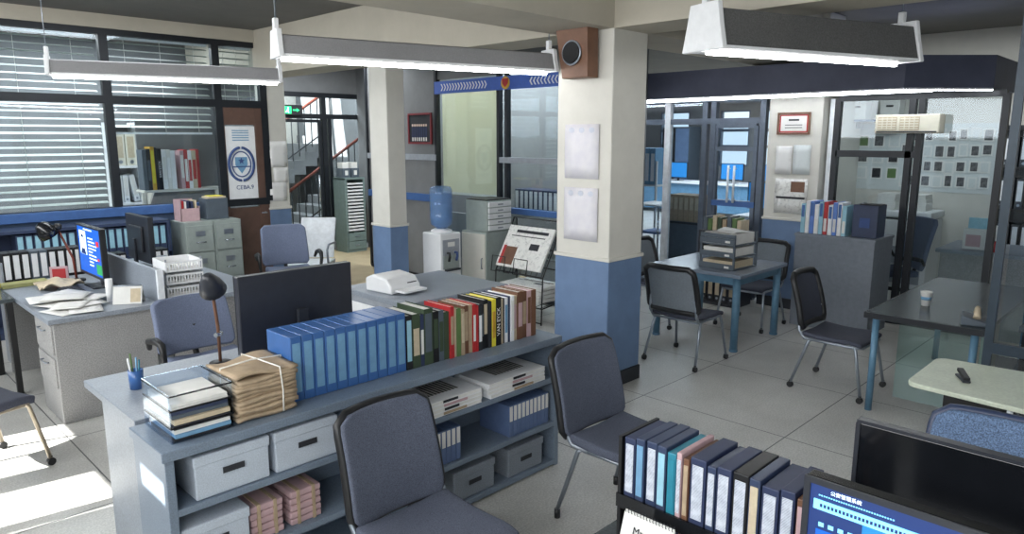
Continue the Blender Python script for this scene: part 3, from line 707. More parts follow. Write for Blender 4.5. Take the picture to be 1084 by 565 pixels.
# ---------------------------------------------------------------- chairs
def backfn(hw, z0, z1, y0, lean, cur):
    def f(u, v):
        s = (u-.5)*2; w = hw*(1-.2*max(0, (v-.86)/.14)**3 - .12*max(0, (.12-v)/.12)**2 - .05*v)
        return (s*w, y0-lean*v-.05*v*v - cur*(1-s*s), z0+(z1-z0)*v)
    return f
def make_chair(label, pad, frame, loc, rz, padded=False, group=None, cast=True, hw=.25, top=.88, rim='black'):
    """visitor chair: sitter faces local +Y"""
    t = thing('castor_chair', label, 'chair', loc, rz, group)
    seat = lambda u, v: ((u-.5)*.47*(1-.1*v*0), -.22+.46*v, .445-.025*math.sin(PI*v)*.6-.05*max(0, v-.85)/.15*.5+.012*abs(u-.5)*2)
    part('seat', B().sheet(seat, 10, 10, .05 if padded else .035), pad if padded else 'fabric_dark', t, .012)
    part('seat_frame', B().tube([(-.22, -.2, .415), (-.225, .2, .415), (-.18, .235, .41), (.18, .235, .41), (.225, .2, .415), (.22, -.2, .415)], .0125, 8, closed=True), frame, t)
    f = backfn(hw, .46 if padded else .5, top, -.225, .06, .03)
    part('backrest', B().sheet(f, 14, 14, .04 if padded else .012), pad, t, .01)
    n = 12; ring = [f(0, k/n) for k in range(n)] + [f(k/n, 1) for k in range(n)] + [f(1, 1-k/n) for k in range(n)] + [f(1-k/n, 0) for k in range(n)]
    ring = [(p[0]*1.0, p[1]-(.014 if padded else 0), p[2]) for p in ring]
    part('back_frame', B().tube(ring, .019 if padded else .026, 8, closed=True), rim, t)
    for s in (-1, 1):
        part('back_upright', B().tube([(s*.225, -.1, .415), (s*.232, -.2, .425), (s*.235, -.24, .48), f(.5+s*.46, .3)], .012), frame, t)
        for y0, y1 in ((.2, .27), (-.16, -.27)):
            l = part('leg', B().tube([(s*.225, y0-.02*(1 if y0 > 0 else -1), .415), (s*.23, y0, .40), (s*.262, y1, .045)], .0125), frame, t)
            if cast: part('castor', B().cyl((s*.262-.014, y1, .024), (s*.262+.014, y1, .024), .024, n=14).cyl((s*.262, y1, .03), (s*.262, y1, .06), .011), 'black', l)
            else: part('foot_cap', B().cyl((s*.262, y1, 0), (s*.262, y1, .05), .016, n=10), 'black', l)
    return t
make_chair('grey mesh back castor chair with black rim at the near side of the file table', 'mesh_grey', 'steel', (5.58, 3.29, 0), -PI/2, top=.9)
make_chair('dark castor chair with shiny slatted back before the side desk', 'fabric_dark', 'steel', (5.80, 2.02, 0), PI, top=.91, hw=.23)
make_chair('dark castor chair half hidden at the pillar end of the file table', 'mesh_grey', 'steel', (7.16, 3.45, 0), PI/2)
make_chair('pale backed castor chair behind the file table', 'mesh_grey', 'steel', (6.62, 4.22, 0), PI)
make_chair('padded blue-grey chair in front of the boxes at the middle of the bookcase', 'fabric_blue', 'steel', (1.64, 2.05, 0), PI, True, cast=False, hw=.235, top=.90)
make_chair('padded blue-grey chair in front of the far end of the bookcase', 'fabric_blue', 'steel', (2.93, 2.03, 0), PI, True, cast=False, hw=.265, top=.90)
make_chair('tan framed castor chair standing in the sunlight', 'fabric_dark', 'sun_frame' if 'sun_frame' in MATS else mat('sun_frame', (178,166,148), .35, .7), (.59, 5.11, 0), -PI/2+.31, True)  # tan metal for this chair frame alone

def office_chair(label, loc, rz, pad='fabric_office', group=None, top=.98):
    t = thing('office_chair', label, 'chair', loc, rz, group)
    part('seat', B().sheet(lambda u, v: ((u-.5)*.5, -.24+.48*v, .47+.015*abs(u-.5)*2-.03*max(0, v-.8)), 10, 10, .07), pad, t, .02)
    f = backfn(.27, .52, top, -.25, .08, .04)
    part('backrest', B().sheet(f, 12, 12, .05), pad, t, .012)
    part('back_bracket', B().tube([(0, -.1, .42), (0, -.28, .43), (0, -.34, .55), (0, -.33, .7)], .022), 'black', t)
    for s in (-1, 1): part('armrest', B().tube([(s*.25, .02, .44), (s*.33, .04, .46), (s*.345, .06, .62), (s*.345, .04, .68), (s*.345, -.06, .69), (s*.345, -.2, .66), (s*.33, -.24, .6)], [.014, .016, .02, .024, .026, .022, .016]), 'black', t)
    part('column', B().cyl((0, 0, .1), (0, 0, .43), .03), 'chrome', t)
    b = part('star_base', B().cyl((0, 0, .08), (0, 0, .13), .05), 'black', t)
    for k in range(5):
        a = 2*PI*k/5+.3; ca, sa = math.cos(a), math.sin(a)
        part('spoke', B().tube([(0, 0, .1), (.28*ca, .28*sa, .07)], [.025, .018]), 'black', b)
        part('castor', B().cyl((.28*ca-.02*sa, .28*sa+.02*ca, .028), (.28*ca+.02*sa, .28*sa-.02*ca, .028), .028), 'black', b)
    return t
office_chair('blue-grey office chair with black arms behind the dark monitor', (1.90, 4.75, 0), PI, top=.89)
office_chair('blue office chair standing near the brown door', (3.95, 7.5, 0), PI*.9)
office_chair('blue office chair with black arms inside the meeting office', (8.82, 2.62, 0), .75, top=1.1)
t = thing('folding_chair', 'pale grey armchair with a looped arm near the glass entrance', 'chair', (4.58, 8.15, 0), PI*.75)
part('seat', B().sheet(lambda u, v: ((u-.5)*.5, -.25+.5*v, .42), 6, 6, .04), 'frame_white', t, .01)
part('backrest', B().sheet(lambda u, v: ((u-.5)*.46, -.25-.22*v, .45+.5*v), 6, 6, .03), 'frame_white', t, .01)
for s in (-1, 1):
    part('armrest', B().tube([(s*.26, -.28, .55), (s*.27, -.2, .66), (s*.27, .15, .68), (s*.27, .24, .62), (s*.27, .2, .45)], .014), 'steel', t)
    for y in (-.22, .22): part('leg', B().tube([(s*.24, y, .42), (s*.26, y*1.15, 0)], .013), 'steel', t)

# ---------------------------------------------------------------- desk behind the bookcase
t = thing('office_desk', 'grey laminate desk backing onto the long bookcase', 'desk', (.915, 3.085, 0))
part('desktop', B().box(-.03, 1.75, 0, .72, .805, .84), 'desk_laminate', t, .004)
part('end_panel', B().box(.03, .07, .03, .68, 0, .805), 'desk_laminate', t, .003); part('end_panel', B().box(1.66, 1.7, .03, .68, 0, .805), 'desk_laminate', t, .003)
part('modesty_panel', B().box(.07, 1.66, .06, .08, .2, .805), 'desk_laminate', t)
def monitor(label, loc, rz, w, h, base, scr=True, back='black', bulge=True):
    """screen faces local -Y"""
    t = thing('computer_monitor', label, 'monitor', loc, rz)
    part('housing', B().box(-w/2, w/2, -.012, .03, base, base+h), back, t, .005)
    if bulge: part('back_bulge', B().box(-w*.28, w*.28, .03, .055, base+h*.22, base+h*.78), back, t, .012)
    part('neck', B().box(-.03, .03, .05, .075, .01, base+h*.5), 'dark_plastic', t, .004); part('foot', B().box(-.13, .13, -.05, .14, 0, .012), 'dark_plastic', t, .005)
    part('bezel', B().box(-w/2, w/2, -.018, -.012, base, base+.02).box(-w/2, w/2, -.018, -.012, base+h-.015, base+h).box(-w/2, -w/2+.015, -.018, -.012, base+.02, base+h-.015).box(w/2-.015, w/2, -.018, -.012, base+.02, base+h-.015), 'dark_plastic', t)
    if scr: part('screen', B().box(-w/2+.015, w/2-.015, -.014, -.012, base+.02, base+h-.015), scr, t)
    return t
monitor('dark monitor seen from behind above the blue box files', (1.79, 3.36, .84), PI, .64, .40, .09, 'screen_dark', 'panel_dark' if 'panel_dark' in MATS else mat('panel_dark', (44,47,56), .35), False)
t = thing('desk_lamp', 'dark shaded desk lamp on a thin stem beside the dark monitor', 'lamp', (1.462, 3.58, .84))
part('base', B().lathe([(.055, 0), (.055, .012), (.02, .018)], n=18), 'black', t)
part('stem', B().tube([(0, 0, .015), (.0, .0, .2), (-.012, .005, .38), (-.016, .0, .44)], .009), 'brown_wood', t)
part('joint', B().cyl((-.02, -.012, .16), (.02, .012, .16), .012), 'chrome', t)
part('shade', B().lathe([(.012, .10), (.03, .085), (.055, .03), (.068, -.02), (.064, -.02), (.05, .03), (.02, .08)], n=18), 'dark_plastic', t, loc=(-.018, -.01, .41), rot=(.5, -.5, 0))
part('bulb', B().lathe([(.01, .05), (.024, .02), (.026, 0), (.012, -.012)], n=12), 'white', t, loc=(-.018, -.01, .41), rot=(.5, -.5, 0))

# ---------------------------------------------------------------- window side desks
t = thing('office_desk', 'grey speckled pedestal desk under the blind window with papers', 'desk', (1.157, 5.6, 0))
part('desktop', B().box(-.035, .70, -.03, 1.7, .735, .77), 'desk_laminate', t, .004)
part('pedestal', B().box(0, .66, 0, .5, 0, .735), 'desk_side', t, .004)
part('far_panel', B().box(0, .66, 1.6, 1.64, 0, .735), 'desk_side', t); part('modesty_panel', B().box(.62, .66, .5, 1.6, .1, .735), 'desk_side', t)
for z in (.50, .26): part('drawer', B().box(-.012, 0, .03, .47, z, z+.21), 'desk_side', t, .003); part('handle', B().tube([(-.012, .18, z+.16), (-.035, .18, z+.16), (-.035, .32, z+.16), (-.012, .32, z+.16)], .005), 'steel', t)
t = thing('office_desk', 'grey desk with the white letter trays beyond the low screen', 'desk', (1.94, 5.6, 0))
part('desktop', B().box(0, .78, -.03, 2.3, .735, .77), 'desk_laminate', t, .004)
part('end_panel', B().box(.02, .76, .02, .06, 0, .735), 'desk_side', t); part('end_panel', B().box(.02, .76, 2.2, 2.24, 0, .735), 'desk_side', t)
t = thing('desk_screen', 'low grey screen between the two window side desks', 'desk screen', (1.885, 5.58, 0))
part('panel', B().box(-.015, .02, .06, 1.72, .70, 1.01), 'desk_laminate', t, .004)
part('foot', B().box(-.015, .02, .06, .12, 0, .70), 'steel', t); part('foot', B().box(-.015, .02, 1.66, 1.72, 0, .70), 'steel', t)
part('end_cap', B().box(-.02, .025, .03, .06, .70, 1.015), 'frame_white', t)

t = monitor('flat monitor showing a blue personnel record with a portrait', (1.70, 6.60, .77), -PI/2, .64, .42, .09, 'screen_blue')
part('portrait', B().box(-.25, -.08, -.0165, -.014, .26, .46), 'screen_white', t)
part('portrait_head', B().extr([(-.165+.042*math.cos(a*PI/8), -.0165, .375+.055*math.sin(a*PI/8)) for a in range(16)], (0, -.001, 0)).extr([(-.235, -.0165, .262), (-.095, -.0165, .262), (-.12, -.0165, .31), (-.21, -.0165, .31)], (0, -.001, 0)), 'screen_dark', t)
part('portrait_face', B().extr([(-.165+.034*math.cos(a*PI/8), -.0176, .365+.043*math.sin(a*PI/8)) for a in range(16)], (0, -.001, 0)), 'screen_white', t)
l = B()
for k in range(9): l.box(-.02, .06+.14*random.random(), -.0165, -.014, .18+.028*k, .19+.028*k)
l.box(-.12, .1, -.0165, -.014, .472, .482)
part('text_lines', l, 'screen_white', t); part('stamp', B().box(.20, .26, -.0165, -.014, .36, .40).box(.20, .25, -.0165, -.014, .24, .26), 'screen_red', t); part('green_corner', B().box(.16, .29, -.0165, -.014, .13, .21), 'screen_green', t)
monitor('bulky dark monitor seen from behind beyond the low screen', (2.32, 7.32, .77), PI/2, .62, .44, .06, None, 'dark_plastic')
t = thing('letter_tray', 'white three tier plastic letter tray on the desk edge', 'letter tray', (2.11, 5.86, .77), -.05)
for k in range(3):
    z = .1*k; f = B().box(-.14, .14, -.16, .16, z, z+.006)
    f.box(-.14, -.136, -.16, .16, z, z+.078).box(.136, .14, -.16, .16, z, z+.078).box(-.14, .14, .156, .16, z, z+.078)
    f.box(-.14, .14, -.164, -.16, z, z+.014).box(-.14, .14, -.164, -.16, z+.064, z+.078)
    for q in range(13): f.box(-.137+.0222*q, -.137+.0222*q+.009, -.164, -.16, z+.014, z+.064)
    part('tray', f, 'white', t)
    for sx in (-.132, .132): part('support', B().cyl((sx, -.15, z), (sx, -.15, z+.1), .007), 'grey_plastic', t)
    part('paper_stack', B().box(-.12, .12, -.14, .14, z+.007, z+.03), 'paper', t)
t = thing('desk_calendar', 'white tent calendar with a small picture on the papered desk', 'calendar', (1.70, 5.76, .77), -.55)
part('leaf', B().extr([(-.1, -.055, 0), (-.1, -.052, 0), (-.1, 0, .125), (-.1, 0, .13)], (.2, 0, 0)), 'paper', t); part('back_leaf', B().extr([(-.1, .055, 0), (-.1, .052, 0), (-.1, 0, .125), (-.1, 0, .13)], (.2, 0, 0)), 'paper', t)
part('picture', B().extr([(.02, -.0505, .012), (.02, -.0490, .012), (.02, -.0110, .108), (.02, -.0125, .108)], (.07, 0, 0)), 'paper_old', t)
part('binding', B().cyl((-.095, 0, .13), (.095, 0, .13), .006), 'steel', t)
t = thing('paper_roll', 'short white paper roll standing before the blue screen', 'roll', (1.62, 5.93, .77))
part('tube', B().lathe([(.026, 0), (.026, .17), (.018, .17), (.018, .01)], n=18), 'white', t)
for k in range(9):
    x, y, a = [(1.28, 5.78, .3), (1.40, 5.74, -.2), (1.30, 6.0, .5), (1.45, 5.92, .1), (1.34, 5.88, -.5), (1.50, 6.08, .7), (1.24, 6.18, -.1), (1.42, 6.25, .4), (1.36, 6.1, 1.1)][k]
    t = tag(part('loose_paper', B().sheet(lambda u, v, k=k: ((u-.5)*.21, (v-.5)*.29, .003+.0048*k+.004*u*(k+1)/9), 5, 5, .0012), 'print_sheet' if k % 2 else 'paper', None, loc=(x, y, .7715), rot=(0, 0, a)), f'loose white sheet, {["lowest","second lowest","third lowest","fourth","middle","sixth","third topmost","second topmost","topmost"][k]} of the papers spread on the desk', 'paper', 'papers spread on the desk')
t = thing('keyboard', 'dark keyboard under the loose papers before the blue screen', 'keyboard', (1.50, 6.42, .775), -PI/2)
part('case', B().box(-.21, .21, -.07, .07, 0, .018), 'dark_plastic', t, .004)
g = B()
for r_ in range(5):
    for c_ in range(14): g.box(-.2+.0286*c_, -.2+.0286*c_+.024, -.06+.0245*r_, -.06+.0245*r_+.02, .018, .024)
part('keys', g, 'ink', t)
t = thing('crumpled_cloth', 'crumpled beige wrapping paper at the foot of the blue screen', 'paper', (1.48, 6.78, .77))
part('sheet', B().sheet(lambda u, v: ((u-.5)*.3, (v-.5)*.34, .045+.03*math.sin(u*9+v*4)*math.cos(v*8)-.03*abs(u-.5)), 14, 14, .004), 'paper_old', t)
t = thing('photo_frame', 'small pink framed snapshot before the white labelled binders', 'photo frame', (1.55, 7.06, .77), -.4)
part('frame', B().box(-.07, .07, 0, .012, 0, .13), 'paper_pink', t, .004); part('photo', B().box(-.05, .05, -.002, 0, .02, .11), 'red', t); part('prop', B().box(-.01, .01, .012, .06, 0, .08), 'paper_pink', t)
t = thing('desk_lamp', 'black desk lamp with red-brown arm over the white labelled binders', 'lamp', (1.66, 6.98, .77))
part('base', B().lathe([(.07, 0), (.07, .015), (.02, .025)], n=18), 'black', t)
part('arm', B().tube([(0, 0, .02), (-.01, 0, .2), (-.10, .0, .46)], .010), 'red_brown', t)
part('shade', B().lathe([(.015, .10), (.045, .085), (.075, .02), (.082, -.03), (.076, -.03), (.06, .02), (.02, .08)], n=18), 'black_gloss', t, loc=(-.18, 0, .44), rot=(.15, -.55, 0))
part('hinge', B().lathe([(.03, 0), (.035, .03), (.02, .05)], n=12), 'black', t, loc=(-.1, 0, .46))

# binder stand at the far end of that desk
t = thing('binder_stand', 'grey desk stand holding white labelled binders under the blinds', 'stand', (1.28, 7.40, 0))
part('shelf', B().box(-.06, .62, .06, .28, .67, .69), 'grey_plastic', t); part('lower_shelf', B().box(-.06, .62, .06, .28, .3, .32), 'grey_plastic', t)
part('side_panel', B().box(-.075, -.06, .06, .28, 0, .92), 'grey_plastic', t); part('side_panel', B().box(.62, .635, .06, .28, 0, .92), 'grey_plastic', t)
for k in range(9):
    binder(f'{ORD[k]} white labelled lever file on the desk stand, counted from its free end', (1.255+.069*k, 7.46, .69), 0, .067, .18, .31, 'bottle_grey' if k in (3, 4) else 'black', 'white', 'lever files on the desk stand')
tag(part('folder_tray', B().box(-.18, .18, -.12, .12, 0, .014).box(-.18, .18, -.12, -.11, .014, .03), 'folder_olive', None, loc=(1.30, 7.12, .772), rot=(0, 0, .05)), 'olive yellow flat folder poking out of the desk stand', 'folder')
for k in range(6):
    binder(f'{ORD[k]} black and white lever file behind the bulky monitor, counted from the blue screen', (2.2+.072*k if k < 3 else 2.62+.072*(k-3), 8.0, .5), 0, .068, .2, .32, 'black', 'white', 'lever files behind the bulky monitor')
tag(part('desk_tray', B().box(2.1, 2.9, 7.94, 8.4, .465, .5).box(2.12, 2.14, 7.96, 8.38, 0, .465).box(2.86, 2.88, 7.96, 8.38, 0, .465), 'desk_side', None), 'narrow grey side table carrying black lever files by the window', 'table')
# long shelf under the sill
t = thing('low_bookcase', 'dark blue shelf unit of pale labelled files below the blind window', 'bookcase', (.9, 8.45, 0))
part('carcass', B().box(-.6, 2.1, .02, .4, 0, .06).box(-.6, 2.1, .02, .4, .68, .72).box(-.6, 2.1, .02, .4, 1.05, 1.08).box(-.6, -.57, .02, .4, .06, 1.05).box(2.07, 2.1, .02, .4, .06, 1.05).box(-.6, 2.1, .38, .4, .06, 1.05), 'slate_dark', t)
for k in range(19):
    binder(f'{ORD[k]} dark blue file with pale cyan label below the blinds, counted from the monitor side', (2.93-.076*k, 8.50, .72), 0, .072, .24, .31, 'slate_dark', 'label_cyan', 'blue files below the blinds', 'box_file', (.3, .95), False, 'box file')
t = thing('yellow_note', 'bright yellow tent note on the dark side table', 'note', (1.05, 7.02, .78), -.4)
part('sheet', B().extr([(-.06, -.04, 0), (-.06, -.037, 0), (-.06, 0, .125), (-.06, 0, .13)], (.12, 0, 0)), 'yellow', t); part('back_sheet', B().extr([(-.06, .04, 0), (-.06, .037, 0), (-.06, 0, .125), (-.06, 0, .13)], (.12, 0, 0)), 'yellow', t); part('mark', B().box(-.03, .03, -.035, -.030, .03, .06), 'ink', t)
t = thing('side_table', 'dark low side table beside the papered desk', 'table', (.86, 6.85, 0))
part('tabletop', B().box(-.4, .25, -.35, .4, .75, .78), 'dark_top', t, .004)
for sx in (-.37, .22):
    for sy in (-.32, .37): part('leg', B().box(sx-.02, sx+.02, sy-.02, sy+.02, 0, .75), 'black', t)

# filing cabinets
for n, (x, l) in enumerate(((3.31, 'grey green two drawer filing cabinet nearer the desks'), (3.645, 'grey green two drawer filing cabinet beside the brown door'))):
    t = thing('filing_cabinet', l, 'filing cabinet', (x, 8.4, 0))
    part('carcass', B().box(-.165, .165, .012, .45, 0, 1.03), 'cabinet_green', t, .004)
    for k in range(3):
        z = 1.0-.325*(k+1)
        d = part('drawer', B().box(-.15, .15, -.004, .012, z+.008, z+.315), 'cabinet_green', t, .004)
        part('handle', B().tube([(-.05, -.004, z+.12), (-.05, -.03, z+.12), (.05, -.03, z+.12), (.05, -.004, z+.12)], .007), 'chrome', d)
        part('card_holder', B().box(-.055, .055, -.008, -.004, z+.19, z+.25), 'steel', d)
t = thing('magazine_file', 'mauve magazine file with blue folders on the filing cabinets', 'magazine file', (3.28, 8.56, 1.03))
part('case', B().box(-.11, .11, 0, .008, 0, .15).box(-.11, -.104, 0, .22, 0, .25).box(.104, .11, 0, .22, 0, .17).box(-.11, .11, .212, .22, 0, .25).box(-.104, .104, .008, .212, 0, .006), 'paper_pink', t)
for k, (a, m) in enumerate(((-.08, 'red'), (-.05, 'paper'), (-.02, 'navy'), (.03, 'navy'), (.07, 'paper_old'))): part('folder', B().box(a-.012, a+.012, .015, .205, .007, .24-.01*(k % 2)), m, t)
t = thing('magazine_file', 'slate blue magazine file topped with yellow sheets on the filing cabinets', 'magazine file', (3.60, 8.56, 1.03))
part('case', B().box(-.13, .13, 0, .22, 0, .25), 'bottle_grey', t, .004); part('papers', B().box(-.1, .12, .02, .2, .25, .27), 'paper_old', t); part('top_sheet', B().box(-.06, .1, .05, .21, .27, .276), 'yellow', t)

# bookshelves seen through the window wall
t = thing('wall_shelf', 'long pale shelf behind the glass carrying a row of books', 'shelf', (3.6, 9.75, 1.33))
part('board', B().box(-.42, .75, 0, .3, -.03, 0), 'wall_paint', t); part('back_board', B().box(-.36, .75, .3, .32, -.1, .9), 'wall_grey', t)
for s in (-.3, .6): part('bracket', B().extr([(s, .3, -.25), (s, .3, -.03), (s, .05, -.03)], (.02, 0, 0)), 'wall_paint', t)
part('post', B().box(-.36, -.31, .27, .3, -1.33, -.03).box(.6, .65, .27, .3, -1.33, -.03), 'wall_paint', t)
x = 3.2
for k, (w, h, cov, lab, ph) in enumerate(((.05,.4,'bottle_grey',None,'grey folder'), (.05,.41,'ink','bottle_grey','charcoal folder'), (.05,.43,'gold','yellow','yellow book'), (.03,.42,'ink',None,'charcoal book'), (.055,.41,'black','VAN EYCK','black book lettered VAN EYCK'), (.06,.4,'white','paper','white book'), (.05,.4,'paper','white','off-white book'), (.06,.39,'white',None,'plain white book'), (.05,.39,'paper_pink','paper','pinkish book'), (.05,.4,'red','paper','red book'), (.05,.39,'white','red','white book with red label'), (.06,.39,'paper_old','red','cream book with red label'), (.04,.4,'red',None,'plain red book'))):
    book(f'{ph}, {ORD[k]} from the blinds on the shelf behind the glass', (x+w/2, 9.78, 1.3315), 0, w-.002, .2, h*1.28, cov, None if lab == 'VAN EYCK' else lab, 'books behind the glass', title=lab if lab == 'VAN EYCK' else None); x += w + (.06 if k == 7 else 0)
t = thing('open_shelving', 'white edged shelving with upright files behind the glass near the blinds', 'shelving', (3.26, 10.6, 0))
part('side_panel', B().box(-.16, -.13, 0, .35, 0, 2.2).box(.16, .19, 0, .35, 0, 2.2), 'white', t)
for z in (.3, .75, 1.12, 1.62, 2.17): part('shelf', B().box(-.13, .16, 0, .35, z-.03, z), 'white', t)
part('back_panel', B().box(-.13, .16, .33, .35, .27, 2.17), 'wall_grey', t)
for k in range(2): binder(f'{["first","second"][k]} big cream lever file behind the glass, counted from the blinds', (3.205+.14*k, 10.63, 1.622), 0, .13, .28, .42, 'cream', 'paper_old', 'cream files behind the glass')
for k in range(3): binder(f'{ORD[k]} white upright file on the shelving behind the glass, counted from the blinds', (3.165+.078*k+(.055 if k == 2 else 0), 10.63, 1.122+(.013 if k == 2 else 0)), 0, .07, .25, .37, 'white', 'paper', 'white files behind the glass', tilt=-.16 if k == 2 else 0)
# ---------------------------------------------------------------- middle ground
t = thing('copier', 'grey flat topped office copier cabinet behind the row of books', 'copier', (3.22, 4.30, 0))
part('body', B().box(0, 1.05, 0, .9, .06, .70), 'grey_plastic', t, .01)
part('top', B().box(-.015, 1.065, -.015, .915, .70, .75), 'desk_laminate', t, .008)
part('plinth', B().box(.03, 1.02, .03, .87, 0, .06), 'black', t)
for k in range(2): part('paper_drawer', B().box(-.012, 0, .06, .84, .12+.28*k, .37+.28*k), 'white', t, .005)
t = thing('fax_machine', 'white rounded fax machine on the copier cabinet', 'fax machine', (3.44, 4.80, .75), .1)
part('body', B().extr([(-.16, -.16, 0), (-.16, -.16, .05), (-.16, -.1, .12), (-.16, .08, .14), (-.16, .16, .11), (-.16, .16, 0)], (.32, 0, 0)), 'white_gloss', t, .015)
part('paper_tray', B().box(-.12, .12, -.28, -.16, .02, .035), 'white', t); part('keypad', B().box(.03, .13, -.145, -.135, .05, .075), 'dark_plastic', t)

t = thing('water_cooler', 'white water cooler with a blue bottle beside the slim pillar', 'water cooler', (5.13, 6.20, 0))
part('body', B().box(-.15, .15, -.16, .16, .02, .95), 'white_gloss', t, .015)
part('front_panel', B().box(-.12, .12, -.166, -.16, .55, .88), 'grey_plastic', t, .006); part('niche', B().box(-.115, .115, -.168, -.166, .55, .70), 'cabinet_green', t); part('door', B().box(-.13, .13, -.168, -.16, .08, .5), 'white', t, .004)
for x, m in ((-.055, 'black'), (.055, 'ink_blue')): part('tap', B().tube([(x, -.166, .73), (x, -.20, .73), (x, -.205, .69), (x, -.19, .64)], .014), m, t)
part('drip_tray', B().box(-.1, .1, -.21, -.166, .53, .55), 'dark_plastic', t); part('label', B().box(-.05, .05, -.17, -.166, .80, .85), 'paper', t)
b = part('bottle', B().lathe([(.05, 0), (.06, .05), (.12, .09), (.128, .13), (.128, .2), (.122, .215), (.128, .23), (.128, .34), (.122, .355), (.128, .37), (.128, .47), (.11, .51), (.02, .52)], (0, 0, .95), 28), 'bottle_blue', t)
part('water', B().lathe([(.045, .005), (.055, .05), (.115, .09), (.122, .13), (.122, .43), (.0, .432)], (0, 0, .95), 28), 'water_blue' if 'water_blue' in MATS else glass('water_blue', (120,166,222), .06, .05, .2), b)
part('collar', B().lathe([(.12, 0), (.12, .03), (.08, .05)], (0, 0, .94), 24), 'white', t)

t = thing('low_cabinet', 'pale low cabinet beside the water cooler', 'cabinet', (5.56, 5.92, 0))
part('body', B().box(0, .55, 0, .42, 0, .92), 'cabinet_green', t, .006); part('door', B().box(-.014, 0, .01, .41, .04, .9), 'wall_paint', t, .004); part('handle', B().tube([(-.014, .05, .5), (-.035, .05, .5), (-.035, .05, .62), (-.014, .05, .62)], .006), 'steel', t)
t = thing('drawer_unit', 'grey desktop drawer unit with white drawers on the pale low cabinet', 'drawer unit', (5.80, 6.13, .92))
part('case', B().box(-.2, .2, -.18, .18, 0, .36), 'cabinet_green', t, .006); part('top_tray', B().box(-.19, .19, -.17, .17, .36, .375), 'black', t)
for k in range(5):
    d = part('drawer', B().box(-.18, .18, -.2, -.18, .015+.068*k, .072+.068*k), 'white', t, .004); part('pull', B().box(-.04, .04, -.206, -.2, .035+.068*k, .05+.068*k), 'grey_plastic', d)

t = thing('newspaper_stand', 'black wire newspaper stand before the glazed office', 'stand', (5.68, 5.38, 0))
w = B(); r = .008
for y in (-.36, .36):
    w.tube([(-.16, y, 0), (-.14, y, .52), (.02, y, .80), (.16, y, 1.10), (.2, y, 1.08), (.2, y, 0)], r, 6)
    w.tube([(-.15, y, .18), (.2, y, .22)], r, 6)
for p, q in (((-.14, .52)), ((.16, 1.10)), ((.02, .8)), ((-.15, .18)), ((.2, .22)), ((.2, .55)), ((-.16, .02))): w.cyl((p, -.36, q), (p, .36, q), r, n=6)
part('frame', w, 'black', t)
w = B()
for k in range(9): w.cyl((-.15, -.32+.08*k, .18), (.2, -.32+.08*k, .215), .004, n=5)
part('wire_mesh', w, 'black', t); w = B()
for k in range(9): w.cyl((-.13, -.32+.08*k, .5), (.16, -.32+.08*k, 1.02), .004, n=5)
part('wire_mesh', w, 'black', t)
for k in range(2): part('paper_holder', B().tube([(-.15, -.2+.34*k, .51), (-.235, -.2+.34*k, .53), (-.21, -.2+.34*k, .70), (-.21, .0+.34*k, .70), (-.235, .0+.34*k, .53), (-.15, .0+.34*k, .51)], .006, 5), 'black', t)
def newspaper(label, loc, rot, w, h, n=3, colour=False):
    t = thing('newspaper', label, 'newspaper', loc, 0, 'newspapers on the wire stand', rot)
    for k in range(n): part('section', B().box(-w/2, w/2, -h/2, h/2, .009*k, .009*k+.0078), 'print_news' if k == n-1 else 'paper', t, .003)
    z = .009*n
    part('headline', B().box(-w*.3, w*.4, h*.33, h*.40, z-.001, z+.0004).box(-w*.38, w*.36, h*.24, h*.26, z-.001, z+.0004), 'ink', t)
    part('photo', B().box(w*.1, w*.3, -h*.05, h*.1, z-.001, z+.0004), 'ink', t)
    if colour: part('colour_photo', B().box(-w*.42, -w*.15, -h*.45, -h*.02, z-.001, z+.0005), 'brown_wood', t); part('red_columns', B().box(-w*.46, -w*.40, -h*.45, h*.0, z-.001, z+.0006), 'red', t)
    return t
rx = math.atan2(.52, .30)
# the tilted paper: local x -> -Y, local y -> up the slope
newspaper('folded newspaper with a colour photo on the sloping rack of the wire stand', (5.66, 5.38, .79), (rx, 0, -PI/2), .68, .50, 3, True)
for k in range(4): newspaper(f'{["lowest","second lowest","second highest","topmost"][k]} newspaper of the pile on the lower rack of the wire stand', (5.70, 5.36, .228+.045*k), (0, 0, -PI/2+.03*(k-1)), .60, .34, 4)
t = thing('open_shelving', 'pale shelf unit under the black files inside the glazed office', 'shelving', (6.55, 5.75, 0))
part('board', B().box(-.02, .33, -.52, .95, 1.0, 1.03).box(-.02, .33, -.52, .95, .5, .53).box(-.02, .33, -.52, .95, .03, .06), 'wall_paint', t); part('side_panel', B().box(-.02, .33, -.55, -.52, 0, 1.03), 'wall_paint', t); part('side_panel', B().box(-.02, .33, .95, .98, 0, 1.03), 'wall_paint', t)
for k in range(11): binder(f'{ORD[k]} dark lever file with white label inside the glazed office, counted from the cream blind', (6.58, 6.42-.082*k, 1.03), -PI/2, .079, .26, .32, 'slate_dark', 'white', 'dark files inside the glazed office')

